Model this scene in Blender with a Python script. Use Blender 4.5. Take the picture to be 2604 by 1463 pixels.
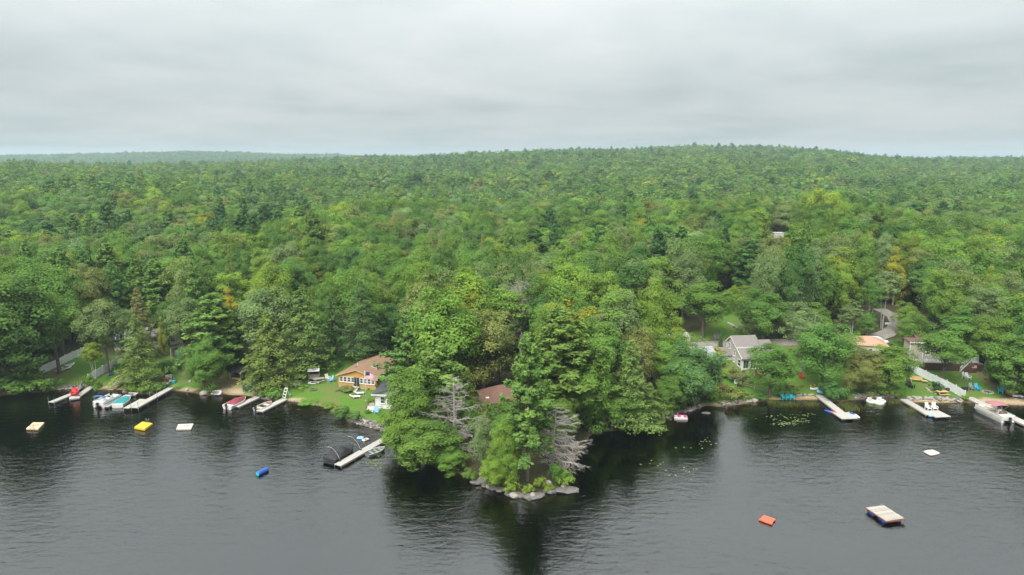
import bpy, math, random
import numpy as np
from mathutils import Vector

scene = bpy.context.scene
for o in list(bpy.data.objects): bpy.data.objects.remove(o, do_unlink=True)
COL = scene.collection
rng = np.random.default_rng(7)
R = math.radians

# ------------------------------------------------------------------ camera
IMW, IMH = 2604, 1463
FOC = 24/36*IMW
CAMH = 40.0
HORIZON = 402
PITCH = math.atan((IMH/2-HORIZON)/FOC)
cam_d = bpy.data.cameras.new('camera'); cam = bpy.data.objects.new('camera', cam_d); COL.objects.link(cam)
cam_d.lens = 24; cam_d.sensor_width = 36; cam_d.clip_start = .5; cam_d.clip_end = 12000
cam.location = (0, 0, CAMH); cam.rotation_euler = (math.pi/2-PITCH, 0, 0)
scene.camera = cam

# ------------------------------------------------------------------ sky, sun, exposure
SUN_EL, SUN_AZ = R(52), R(-150)          # azimuth measured from +Y towards +X: behind the camera, to the left
world = bpy.data.worlds.new('World'); scene.world = world; world.use_nodes = True
nt = world.node_tree; nt.nodes.clear()
def N(t, typ, **kw):
    n = t.nodes.new(typ)
    for k, v in kw.items():
        if k.startswith('_'): setattr(n, k[1:], v)
        else: n.inputs[k.replace('__', ' ')].default_value = v
    return n
def L(t, a, b): t.links.new(a, b)
def math_n(t, op, a, b=None, c=None, clamp=False):
    n = t.nodes.new('ShaderNodeMath'); n.operation = op; n.use_clamp = clamp
    for i, v in enumerate((a, b, c)):
        if v is None: continue
        if hasattr(v, 'links'): t.links.new(v, n.inputs[i])
        else: n.inputs[i].default_value = v
    return n.outputs[0]
def ramp_n(t, fac, stops, interp='LINEAR'):
    n = t.nodes.new('ShaderNodeValToRGB'); n.color_ramp.interpolation = interp
    e = n.color_ramp.elements
    while len(e) < len(stops): e.new(.5)
    for i, (p, c) in enumerate(stops):
        e[i].position = p; e[i].color = (c[0], c[1], c[2], 1) if hasattr(c, '__len__') else (c, c, c, 1)
    t.links.new(fac, n.inputs[0]); return n.outputs[0]
def mix_n(t, fac, a, b, blend='MIX'):
    n = t.nodes.new('ShaderNodeMix'); n.data_type = 'RGBA'; n.blend_type = blend; n.clamp_factor = True
    for s, v in ((n.inputs[0], fac), (n.inputs[6], a), (n.inputs[7], b)):
        if hasattr(v, 'links'): t.links.new(v, s)
        elif hasattr(v, '__len__'): s.default_value = (v[0], v[1], v[2], 1)
        else: s.default_value = v
    return n.outputs[2]
sky = N(nt, 'ShaderNodeTexSky', _sky_type='NISHITA', _sun_disc=False, _sun_elevation=SUN_EL, _sun_rotation=SUN_AZ, _dust_density=3.0)
geo = N(nt, 'ShaderNodeTexCoord')
sep = N(nt, 'ShaderNodeSeparateXYZ'); L(nt, geo.outputs['Generated'], sep.inputs[0])
zc = math_n(nt, 'MAXIMUM', sep.outputs[2], 0.0)
zd = math_n(nt, 'ADD', zc, 0.11)                       # cloud deck seen in perspective, bent down at the horizon
px_ = math_n(nt, 'DIVIDE', sep.outputs[0], zd); py_ = math_n(nt, 'DIVIDE', sep.outputs[1], zd)
comb = N(nt, 'ShaderNodeCombineXYZ'); L(nt, px_, comb.inputs[0]); L(nt, py_, comb.inputs[1])
n1 = N(nt, 'ShaderNodeTexNoise', Scale=0.42, Detail=5.0, Roughness=.52, Distortion=.4); L(nt, comb.outputs[0], n1.inputs['Vector'])
n2 = N(nt, 'ShaderNodeTexNoise', Scale=1.5, Detail=4.0, Roughness=.5, Distortion=.2); L(nt, comb.outputs[0], n2.inputs['Vector'])
cl = math_n(nt, 'ADD', math_n(nt, 'MULTIPLY', n1.outputs[0], .78), math_n(nt, 'MULTIPLY', n2.outputs[0], .22))
cloud = ramp_n(nt, cl, [(.30, (.54, .625, .635)), (.48, (.73, .795, .80)), (.70, (.93, .95, .945))])
cie = math_n(nt, 'MULTIPLY_ADD', zc, 2.35, .80)          # overcast sky: about three times brighter overhead than at the horizon
cloud = mix_n(nt, 1.0, cloud, cie, 'MULTIPLY')
skys = mix_n(nt, 1.0, sky.outputs[0], (.1, .1, .1), 'MULTIPLY')
full = mix_n(nt, .97, skys, cloud)
bg = N(nt, 'ShaderNodeBackground', Strength=.25); L(nt, full, bg.inputs[0])
out = N(nt, 'ShaderNodeOutputWorld'); L(nt, bg.outputs[0], out.inputs[0])

sun_d = bpy.data.lights.new('sun', 'SUN'); sun = bpy.data.objects.new('sun', sun_d); COL.objects.link(sun)
sun_d.energy = 1.5; sun_d.angle = R(35); sun_d.color = (1, .965, .91)
sd_ = Vector((math.sin(SUN_AZ)*math.cos(SUN_EL), math.cos(SUN_AZ)*math.cos(SUN_EL), math.sin(SUN_EL)))
sun.rotation_euler = (-sd_).to_track_quat('-Z', 'Y').to_euler()

vs = scene.view_settings; vs.view_transform = 'Standard'; vs.look = 'None'; vs.gamma = 1; vs.exposure = 1.8; vs.use_curve_mapping = False
cy = scene.cycles if hasattr(scene, 'cycles') else None
scene.render.engine = 'CYCLES'
cy = scene.cycles
cy.max_bounces = 6; cy.diffuse_bounces = 3; cy.glossy_bounces = 2; cy.transmission_bounces = 3; cy.transparent_max_bounces = 8; cy.volume_bounces = 0
cy.use_denoising = True; cy.use_adaptive_sampling = True; cy.adaptive_threshold = .01
cy.caustics_reflective = False; cy.caustics_refractive = False; cy.sample_clamp_indirect = 4

# ------------------------------------------------------------------ terrain
def ray(px, py):
    dx = (px-IMW/2)/FOC; dz = -(py-IMH/2)/FOC
    return np.array([dx, math.cos(PITCH)+dz*math.sin(PITCH), -math.sin(PITCH)+dz*math.cos(PITCH)])
def at_z(px, py, z=0.0):
    d = ray(px, py); t = (z-CAMH)/d[2]; return (d[0]*t, d[1]*t)

SHORE_PX = [(-420,1006),(-200,1010),(0,1006),(66,999),(133,995),(150,991),(199,990),(250,991),(310,992),(327,998),(376,1003),(409,999),(431,993),
 (497,999),(513,1005),(542,1006),(570,1002),(641,1008),(659,1013),(685,1018),(730,1021),(774,1025),(818,1033),(840,1043),(853,1054),(873,1066),
 (895,1074),(937,1086),(974,1096),(990,1108),(1000,1135),(1012,1158),(1050,1175),(1110,1188),(1165,1205),(1205,1226),(1253,1243),(1282,1252),(1312,1265),
 (1356,1264),(1385,1252),(1421,1252),(1448,1246),(1447,1225),(1440,1200),(1452,1175),(1475,1140),(1505,1104),(1580,1094),(1650,1086),(1690,1068),
 (1711,1053),(1754,1046),(1779,1036),(1801,1031),(1828,1034),(1868,1030),(1903,1025),(1928,1022),(1955,1017),(1995,1017),(2042,1016),(2089,1017),
 (2139,1022),(2174,1016),(2212,1015),(2256,1015),(2291,1020),(2315,1022),(2385,1025),(2451,1024),(2480,1027),(2526,1029),(2597,1031),(2760,1032),(3000,1024)]
SHORE = np.array([at_z(*p) for p in SHORE_PX])
LANDP = np.vstack([[(-4000, SHORE[0, 1]+30)], SHORE, [(4000, SHORE[-1, 1]+60), (4000, 6000), (-4000, 6000)]])
def poly_sd(X, Y, poly):
    """signed distance to a polygon, positive inside"""
    X = np.asarray(X, float); Y = np.asarray(Y, float)
    d2 = np.full(X.shape, 1e18); ins = np.zeros(X.shape, bool)
    n = len(poly)
    for i in range(n):
        ax, ay = poly[i]; bx, by = poly[(i+1) % n]
        ex, ey = bx-ax, by-ay
        wx, wy = X-ax, Y-ay
        t = np.clip((wx*ex+wy*ey)/(ex*ex+ey*ey+1e-12), 0, 1)
        d2 = np.minimum(d2, (wx-t*ex)**2+(wy-t*ey)**2)
        c = (ay > Y) != (by > Y)
        if ey != 0: ins ^= c & (X < ex*(Y-ay)/ey+ax)
    d = np.sqrt(d2)
    return np.where(ins, d, -d)
def ss(a, b, x):
    t = np.clip((np.asarray(x, float)-a)/(b-a), 0, 1); return t*t*(3-2*t)
# cheap smooth value noise
_perm = rng.random((64, 64))
def vnoise(x, y):
    x = np.asarray(x, float); y = np.asarray(y, float)
    xi = np.floor(x).astype(int); yi = np.floor(y).astype(int); fx = x-xi; fy = y-yi
    fx = fx*fx*(3-2*fx); fy = fy*fy*(3-2*fy)
    g = lambda a, b: _perm[a % 64, b % 64]
    return (g(xi, yi)*(1-fx)+g(xi+1, yi)*fx)*(1-fy)+(g(xi, yi+1)*(1-fx)+g(xi+1, yi+1)*fx)*fy
RC_X = [-4000,-1050,-600,-400,-300,-82,79,208,361,482,563,643,708,804,1100,4000]
RC_Z = [8,9,11,17,23,30,36,40,44,44,43.5,41,31,24,23,23]
RF_X = [-4000,-1950,-1500,-1126,-678,0,4000]
RF_Z = [24,30,43,47,37,10,4]
def hgt(x, y, sd=None):
    x = np.asarray(x, float); y = np.asarray(y, float)
    if sd is None: sd = poly_sd(x, y, LANDP)
    land = .38*ss(-.2, 1.3, sd)+2.0*(1-np.exp(-np.maximum(sd-1, 0)/26))
    land = land+2.6*ss(12, 32, x)*ss(4, 34, sd)+.9*ss(8, 22, sd)*ss(-12, -22, x)*ss(-80, -60, x)
    pen = np.exp(-((x-2)/12)**2-((y-92)/16)**2)*.9
    land = land+pen*ss(1, 5, sd)
    kr = 1-.75*ss(200, 380, x)*ss(300, 420, y)
    far = (ss(130, 1000, y)*11+(vnoise(x/260+3, y/190+9)-.45)*17*ss(210, 520, y))*kr
    rc = np.interp(x+ss(250, 450, x)*np.clip(1400-y, 0, 900)*.42, RC_X, RC_Z); w = ss(480, 1400, y)
    z = land+far
    z = z*(1-w)+rc*w+(vnoise(x/160, y/160)-.5)*7*w
    z = z+2.5*ss(330, 430, x)*np.exp(-((y-760)/210)**2)
    z = z+6.5*np.exp(-((x-90)/26)**2-((y-236)/30)**2)
    w2 = ss(1500, 1900, y); z = z*(1-w2)+10*w2
    w3 = ss(1900, 2600, y); z = z*(1-w3)+np.interp(x, RF_X, RF_Z)*w3+(vnoise(x/200+7, y/200)-.5)*6*w3
    bed = -(.13+.5*np.exp(-((x-5)/17)**2-((y-80)/17)**2))*np.maximum(-sd, 0)**.94-.02
    bed = np.maximum(bed, -4.2)
    return np.where(sd > 0, z, np.where(sd > -.4, bed, bed))

def grow(a, b, s0, s1):
    o = [a]; n = 0
    while o[-1] < b:
        t = (o[-1]-a)/(b-a); o.append(o[-1]+s0*(s1/s0)**t)
    return o
xs = np.array(sorted(set([-v for v in grow(104, 4000, .8, 260)]+list(np.arange(-104, 104.1, .55))+grow(104, 4000, .8, 260))))
ys = np.array(sorted(set(list(np.arange(-600, 50, 50))+list(np.arange(50, 70, 1.5))+list(np.arange(70, 182, .55))+grow(182, 5200, .8, 130))))
GX, GY = np.meshgrid(xs, ys); GSD = poly_sd(GX, GY, LANDP); GZ = hgt(GX, GY, GSD)
GZ = GZ+np.where(GSD > 0, (vnoise(GX/1.7, GY/1.7)-.5)*.10*ss(.5, 3, GSD), (vnoise(GX/2.1, GY/2.1)-.5)*.12)

def G(x, y):
    """ground height, read from the terrain grid"""
    i = min(max(int(np.searchsorted(xs, x))-1, 0), len(xs)-2); j = min(max(int(np.searchsorted(ys, y))-1, 0), len(ys)-2)
    u = (x-xs[i])/(xs[i+1]-xs[i]); v = (y-ys[j])/(ys[j+1]-ys[j])
    return float((GZ[j, i]*(1-u)+GZ[j, i+1]*u)*(1-v)+(GZ[j+1, i]*(1-u)+GZ[j+1, i+1]*u)*v)
def P(px, py, dz=0.0):
    """the point of the ground that shows at a place of the photograph"""
    z = 0.0
    for _ in range(24):
        x, y = at_z(px, py, z+dz); z = .5*z+.5*max(G(x, y), 0.0)
    return np.array([x, y, z])

def mesh_np(name, v, f, smooth=False):
    me = bpy.data.meshes.new(name)
    v = np.asarray(v, np.float32); f = np.asarray(f, np.int32)
    nf, k = f.shape
    me.vertices.add(len(v)); me.vertices.foreach_set('co', v.ravel())
    me.loops.add(nf*k); me.loops.foreach_set('vertex_index', f.ravel())
    me.polygons.add(nf); me.polygons.foreach_set('loop_start', np.arange(nf, dtype=np.int32)*k)
    me.polygons.foreach_set('use_smooth', np.full(nf, smooth))
    me.update(calc_edges=True)
    return me
def attr(me, name, data, typ='FLOAT', dom='POINT'):
    a = me.attributes.new(name, typ, dom)
    a.data.foreach_set({'FLOAT': 'value', 'INT': 'value', 'FLOAT_VECTOR': 'vector', 'FLOAT_COLOR': 'color'}[typ], np.asarray(data).astype(np.int32 if typ == 'INT' else np.float32).ravel())
def link(o, parent=None):
    COL.objects.link(o)
    if parent is not None: o.parent = parent
    return o
def tag(o, label=None, cat=None, group=None, kind=None):
    if label: o['label'] = label
    if cat: o['category'] = cat
    if group: o['group'] = group
    if kind: o['kind'] = kind
    return o

def poly_px(pts): return np.array([P(*p)[:2] for p in pts])
LAWNS = [poly_px(p) for p in (
 [(105,955),(130,985),(240,985),(310,987),(330,992),(405,996),(431,988),(497,991),(512,1000),(520,960),(500,930),(470,900),(440,880),(405,880),(420,910),(330,912),(225,893),(185,905)],
 [(560,1001),(640,1006),(690,1016),(730,1018),(774,1022),(818,1029),(842,1040),(858,1052),(880,1066),(940,1082),(985,1098),(1010,1070),(1015,1000),(1020,940),(960,905),(880,896),(800,900),(775,935),(740,950),(690,972),(640,950),(590,945),(545,970)],
 [(1790,1029),(1828,1031),(1868,1027),(1925,1019),(1995,1013),(2089,1013),(2150,1016),(2256,1012),(2330,1018),(2451,1021),(2530,1025),(2560,1015),(2540,985),(2500,950),(2490,925),(2440,905),(2320,880),(2290,862),(2240,868),(2150,872),(1990,874),(1870,880),(1790,885),(1770,905),(1815,935),(1835,960),(1815,1000)],
 [(1745,871),(1905,866),(1898,838),(1886,805),(1880,762),(1842,758),(1828,800),(1792,833),(1750,848)],
)]
PEN_CLEAR = [poly_px([(1330,1225),(1385,1250),(1445,1245),(1435,1205),(1400,1190),(1350,1200)]), poly_px([(1185,1075),(1330,1080),(1335,1010),(1225,1005)])]
DIRTS = [poly_px(p) for p in (
 [(555,1001),(640,1007),(660,1006),(648,978),(628,960),(590,948),(560,955),(548,975)],
 [(466,975),(485,970),(487,940),(492,915),(480,912),(472,935),(468,955)],
 [(2478,940),(2492,938),(2540,985),(2520,990),(2490,960)],
 [(930,1040),(960,1038),(960,1020),(935,1018)],
 [(1185,1075),(1330,1080),(1340,1000),(1225,1003)],
 [(2150,872),(2240,868),(2245,850),(2180,845)],
 [(1878,842),(1896,845),(1899,834),(1882,828)],
 [(95,965),(150,958),(180,940),(150,930)],
)]
SANDS = [poly_px(p) for p in (
 [(440,994),(498,997),(500,990),(440,985)],
 [(560,1003),(650,1010),(660,1003),(645,992),(600,985),(560,990)],
 [(700,1020),(820,1035),(845,1048),(842,1040),(815,1029),(740,1017)],
 [(1775,1038),(1870,1032),(1905,1026),(1890,1022),(1830,1027),(1785,1029)],
 [(1950,1019),(2095,1019),(2090,1012),(2060,1008),(1960,1011)],
 [(2300,1023),(2460,1027),(2450,1018),(2330,1016)],
 [(2455,1030),(2604,1035),(2650,1030),(2600,1016),(2560,1010),(2500,1011)],
 [(150,992),(325,995),(312,985),(240,985),(160,984)],
)]
lawn_m = np.zeros(GX.shape); dirt_m = lawn_m.copy(); sand_m = lawn_m.copy()
near = (GY > 60) & (GY < 260) & (abs(GX) < 190)
for polys, m, soft in ((LAWNS, lawn_m, 1.2), (DIRTS, dirt_m, 1.4), (SANDS, sand_m, .5)):
    for pl in polys: m[near] = np.maximum(m[near], ss(-soft, soft, poly_sd(GX[near], GY[near], pl)+(vnoise(GX[near]/1.3, GY[near]/1.3)-.5)*1.6))
ny, nx = GX.shape
idx = np.arange(nx*ny).reshape(ny, nx)
faces = np.stack([idx[:-1, :-1], idx[:-1, 1:], idx[1:, 1:], idx[1:, :-1]], -1).reshape(-1, 4)
gme = mesh_np('ground', np.stack([GX, GY, GZ], -1).reshape(-1, 3), faces, True)
attr(gme, 'lawn', lawn_m); attr(gme, 'dirt', dirt_m); attr(gme, 'sand', sand_m); attr(gme, 'shore', GSD)

# ------------------------------------------------------------------ materials
def new_mat(name):
    m = bpy.data.materials.new(name); m.use_nodes = True; m.node_tree.nodes.clear(); t = m.node_tree
    o = N(t, 'ShaderNodeOutputMaterial'); return m, t, o
def plain(name, col, rough=.6, metal=0, var=.12, scale=6.0, spec=.5, bump=0, grime=.3):
    """painted or moulded surface with a little uneven wear"""
    m, t, o = new_mat(name)
    b = N(t, 'ShaderNodeBsdfPrincipled', Roughness=rough, Metallic=metal); b.inputs['Specular IOR Level'].default_value = spec
    tc = N(t, 'ShaderNodeTexCoord'); n = N(t, 'ShaderNodeTexNoise', Scale=scale, Detail=4.0, Roughness=.6); L(t, tc.outputs['Object'], n.inputs['Vector'])
    lo = [c*(1-var) for c in col]; hi = [min(c*(1+var), 1) for c in col]
    c = ramp_n(t, n.outputs[0], [(.3, lo), (.7, hi)])
    g_ = N(t, 'ShaderNodeTexNoise', Scale=1.7, Detail=6.0, Roughness=.7); L(t, tc.outputs['Object'], g_.inputs['Vector'])
    c = mix_n(t, math_n(t, 'MULTIPLY', ramp_n(t, g_.outputs[0], [(.48, 0), (.72, 1)]), grime), c, (.13, .115, .095)); L(t, c, b.inputs['Base Color'])
    if bump:
        bn = N(t, 'ShaderNodeBump', Strength=.6, Distance=bump); L(t, n.outputs[0], bn.inputs['Height']); L(t, bn.outputs[0], b.inputs['Normal'])
    L(t, b.outputs[0], o.inputs[0]); return m
def striped(name, col, col2, scale, axis='X', rough=.75, bump=.01, dist=.3, sharp=.12):
    """boards, shingles or clapboards too small to tell apart: fine joints across one axis, grain along it"""
    m, t, o = new_mat(name)
    b = N(t, 'ShaderNodeBsdfPrincipled', Roughness=rough)
    tc = N(t, 'ShaderNodeTexCoord')
    w = N(t, 'ShaderNodeTexWave', _wave_type='BANDS', _bands_direction=axis, _wave_profile='SAW', Scale=scale, Distortion=dist, Detail=2.0); L(t, tc.outputs['Object'], w.inputs['Vector'])
    n = N(t, 'ShaderNodeTexNoise', Scale=3.0, Detail=6.0, Roughness=.65); L(t, tc.outputs['Object'], n.inputs['Vector'])
    base = ramp_n(t, n.outputs[0], [(.3, [c*.82 for c in col]), (.7, [min(1, c*1.12) for c in col])])
    j = ramp_n(t, w.outputs[1], [(0, 1), (sharp, 0)])
    c = mix_n(t, j, base, col2); L(t, c, b.inputs['Base Color'])
    bn = N(t, 'ShaderNodeBump', Strength=.7, Distance=bump); L(t, w.outputs[1], bn.inputs['Height']); L(t, bn.outputs[0], b.inputs['Normal'])
    L(t, b.outputs[0], o.inputs[0]); return m

# ground
mg, t, o = new_mat('ground')
b = N(t, 'ShaderNodeBsdfPrincipled', Roughness=.95); b.inputs['Specular IOR Level'].default_value = .2
tc = N(t, 'ShaderNodeTexCoord')
def at_node(t, name, typ='GEOMETRY'):
    n = N(t, 'ShaderNodeAttribute'); n.attribute_name = name; n.attribute_type = typ; return n
def noise(t, vec, scale, detail=5.0, rough=.6, dist=0.0):
    n = N(t, 'ShaderNodeTexNoise', Scale=scale, Detail=detail, Roughness=rough, Distortion=dist); L(t, vec, n.inputs['Vector']); return n.outputs[0]
ov = tc.outputs['Object']
f1 = noise(t, ov, .35); f2 = noise(t, ov, 2.6, 6.0, .7); f3 = noise(t, ov, .12, 4.0); f4 = noise(t, ov, 9.0, 3.0)
floor_c = ramp_n(t, f2, [(.3, (.035, .030, .016)), (.52, (.060, .052, .026)), (.72, (.050, .075, .022))])
lawn_c = ramp_n(t, f1, [(.28, (.140, .165, .040)), (.46, (.100, .195, .024)), (.62, (.076, .200, .018)), (.8, (.125, .225, .026))])
lawn_c = mix_n(t, math_n(t, 'MULTIPLY', f4, .45), lawn_c, (.06, .11, .02))
patch = ramp_n(t, f3, [(.52, 0), (.62, 1)])
lawn_c = mix_n(t, math_n(t, 'MULTIPLY', patch, .42), lawn_c, (.17, .135, .065))
dirt_c = ramp_n(t, f2, [(.3, (.12, .080, .050)), (.7, (.24, .175, .115))])
sand_c = ramp_n(t, f2, [(.3, (.30, .22, .13)), (.7, (.46, .36, .235))])
bed_c = ramp_n(t, f1, [(.3, (.085, .062, .030)), (.7, (.15, .11, .055))])
bed_c = mix_n(t, at_node(t, 'sand').outputs['Fac'], bed_c, (.27, .195, .105))
c = mix_n(t, at_node(t, 'lawn').outputs['Fac'], floor_c, lawn_c)
c = mix_n(t, math_n(t, 'MULTIPLY', at_node(t, 'dirt').outputs['Fac'], .85), c, dirt_c)
c = mix_n(t, at_node(t, 'sand').outputs['Fac'], c, sand_c)
shore = at_node(t, 'shore').outputs['Fac']
wet = ramp_n(t, math_n(t, 'ADD', math_n(t, 'MULTIPLY', shore, .5), math_n(t, 'MULTIPLY_ADD', f2, .3, .2)), [(.42, 1), (.62, 0)])
c = mix_n(t, wet, c, bed_c)
L(t, c, b.inputs['Base Color'])
bn = N(t, 'ShaderNodeBump', Strength=.7, Distance=.36); L(t, f2, bn.inputs['Height']); L(t, bn.outputs[0], b.inputs['Normal'])
L(t, b.outputs[0], o.inputs[0])
ground = link(bpy.data.objects.new('ground', gme)); gme.materials.append(mg); tag(ground, kind='structure')

# lake: a closed body of brown water, its top at z = 0
mw, t, o = new_mat('lake_water')
tc = N(t, 'ShaderNodeTexCoord'); ov = tc.outputs['Object']
def wmap(rot, sx, sy):
    m_ = N(t, 'ShaderNodeMapping'); m_.inputs['Rotation'].default_value = (0, 0, R(rot)); m_.inputs['Scale'].default_value = (sx, sy, 1); L(t, ov, m_.inputs[0]); return m_.outputs[0]
w1 = noise(t, wmap(28, .42, 1.15), 1.0, 2.0, .5, .5)
w2 = noise(t, wmap(-38, .55, 1.2), 1.1, 2.0, .5, .6)
w3 = noise(t, wmap(12, 1, 1.6), 3.2, 2.0, .5, .3)
wind = ramp_n(t, noise(t, wmap(20, .022, .035), 1.0, 3.0, .5, .6), [(.35, .45), (.6, 1.0)])
hh = math_n(t, 'ADD', math_n(t, 'ADD', math_n(t, 'MULTIPLY', w1, .62), math_n(t, 'MULTIPLY', w2, .5)), math_n(t, 'MULTIPLY', w3, .30))
calm = ramp_n(t, at_node(t, 'calm').outputs['Fac'], [(0, 1), (1, .16)])
hh = math_n(t, 'MULTIPLY', math_n(t, 'MULTIPLY', hh, wind), calm)
bn = N(t, 'ShaderNodeBump', Strength=1.0, Distance=.12); L(t, hh, bn.inputs['Height'])
gl = N(t, 'ShaderNodeBsdfGlossy', Roughness=.02); gl.inputs[0].default_value = (1, .99, .98, 1); L(t, bn.outputs[0], gl.inputs['Normal'])
tr = N(t, 'ShaderNodeBsdfTransparent'); tr.inputs[0].default_value = (.93, .90, .82, 1)
fr = N(t, 'ShaderNodeFresnel', IOR=2.2); L(t, bn.outputs[0], fr.inputs['Normal'])
mx = N(t, 'ShaderNodeMixShader'); L(t, fr.outputs[0], mx.inputs[0]); L(t, tr.outputs[0], mx.inputs[1]); L(t, gl.outputs[0], mx.inputs[2])
L(t, mx.outputs[0], o.inputs['Surface'])
va = N(t, 'ShaderNodeVolumeAbsorption', Density=2.3); va.inputs[0].default_value = (.45, .30, .10, 1); L(t, va.outputs[0], o.inputs['Volume'])
wx = np.array([-3000,-1200,-600,-300,-150]+list(np.arange(-100, 101, 4))+[150,300,600,1200,3000.]); wy = np.array([-3000,-1500,-600,-200,0,30]+list(np.arange(50, 136, 3))+[150.])
WX, WY = np.meshgrid(wx, wy); wny, wnx = WX.shape
top = np.stack([WX, WY, WX*0], -1).reshape(-1, 3); bot = top.copy(); bot[:, 2] = -6
ii = np.arange(wnx*wny).reshape(wny, wnx); nb = wnx*wny
wf = [np.stack([ii[:-1, :-1], ii[:-1, 1:], ii[1:, 1:], ii[1:, :-1]], -1).reshape(-1, 4)]
wf.append(wf[0][:, ::-1]+nb)
for e in (ii[0], ii[-1][::-1], ii[:, -1], ii[:, 0][::-1]):
    wf.append(np.stack([e[:-1]+nb, e[1:]+nb, e[1:], e[:-1]], -1))
wme = mesh_np('lake', np.vstack([top, bot]), np.vstack(wf))
CALM = [poly_px([(1480,1110),(1790,1040),(1960,1022),(1900,1075),(1800,1140),(1700,1200),(1560,1230),(1470,1240)])]
cm = np.zeros(len(top))
for pl in CALM: cm = np.maximum(cm, ss(-7, 5, poly_sd(top[:, 0], top[:, 1], pl)))
attr(wme, 'calm', np.concatenate([cm, cm*0]))
wme.materials.append(mw); tag(link(bpy.data.objects.new('lake', wme)), kind='structure')
# ------------------------------------------------------------------ tree meshes
def foliage_mat(name, transl=.32):
    m, t, o = new_mat(name)
    ti = at_node(t, 'tint', 'INSTANCER'); lv = at_node(t, 'lv').outputs['Fac']
    var = ramp_n(t, lv, [(0, (.62, .66, .66)), (.5, (1, 1, 1)), (1, (1.42, 1.30, 1.1))])
    c = mix_n(t, 1.0, ti.outputs['Color'], var, 'MULTIPLY')
    d = N(t, 'ShaderNodeBsdfDiffuse'); L(t, c, d.inputs[0])
    tr = N(t, 'ShaderNodeBsdfTranslucent'); L(t, mix_n(t, 1.0, c, (1.1, 1.15, .7), 'MULTIPLY'), tr.inputs[0])
    mx = N(t, 'ShaderNodeMixShader'); mx.inputs[0].default_value = transl
    L(t, d.outputs[0], mx.inputs[1]); L(t, tr.outputs[0], mx.inputs[2]); L(t, mx.outputs[0], o.inputs[0]); return m
M_LEAF = foliage_mat('leaves'); M_NEEDLE = foliage_mat('needles', .2)
M_BARK = plain('bark', (.115, .092, .072), .9, var=.35, scale=3.0, bump=.05)
M_DEAD = plain('dead_wood', (.30, .272, .246), .9, var=.25, scale=4.0)
M_BIRCH = plain('birch_bark', (.44, .42, .39), .8, var=.3, scale=5.0)

def unit(v): return v/(np.linalg.norm(v, axis=-1, keepdims=True)+1e-9)
def rand_dirs(n, r): return unit(r.normal(size=(n, 3)))
def leaves(pos, nor, size, aspect, lv, r, along=None):
    """one rhombic leaf spray for each position: faces the given normal, its long axis along `along` or at random"""
    n = len(pos); nor = unit(nor)
    a = along if along is not None else rand_dirs(n, r)
    t1 = unit(a-nor*np.sum(a*nor, -1, keepdims=True)); t2 = np.cross(nor, t1)
    s = np.asarray(size)*np.ones(n)*r.uniform(.7, 1.3, n); s = s[:, None]
    q = np.stack([pos-t1*s*.5, pos+t2*s*aspect*.5, pos+t1*s*.55, pos-t2*s*aspect*.5], 1)
    return q.reshape(-1, 3), np.repeat(np.clip(lv, 0, 1), 4)
def leaf_mesh(name, parts, mat):
    v = np.vstack([p[0] for p in parts]); lv = np.concatenate([p[1] for p in parts])
    me = mesh_np(name, v, np.arange(len(v)).reshape(-1, 4)); attr(me, 'lv', lv); me.materials.append(mat); return me
def tubes(name, paths, mat, n=6, smooth=True):
    """tapered tubes: each path is (points, radii)"""
    V, F = [], []; base = 0
    for pts, rad in paths:
        pts = np.asarray(pts, float); k = len(pts)
        d = np.gradient(pts, axis=0); d = unit(d)
        ref = np.where(np.abs(d[:, 2:3]) > .9, np.array([[1., 0, 0]]), np.array([[0, 0, 1.]]))
        u = unit(np.cross(d, ref)); w = np.cross(d, u)
        an = np.arange(n)*2*math.pi/n
        ring = pts[:, None, :]+(u[:, None, :]*np.cos(an)[None, :, None]+w[:, None, :]*np.sin(an)[None, :, None])*np.asarray(rad, float)[:, None, None]
        V.append(ring.reshape(-1, 3))
        i = np.arange(k*n).reshape(k, n)+base; j = np.roll(i, -1, 1)
        F.append(np.stack([i[:-1], j[:-1], j[1:], i[1:]], -1).reshape(-1, 4))
        base += k*n
    me = mesh_np(name, np.vstack(V), np.vstack(F), smooth); me.materials.append(mat); return me

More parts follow.
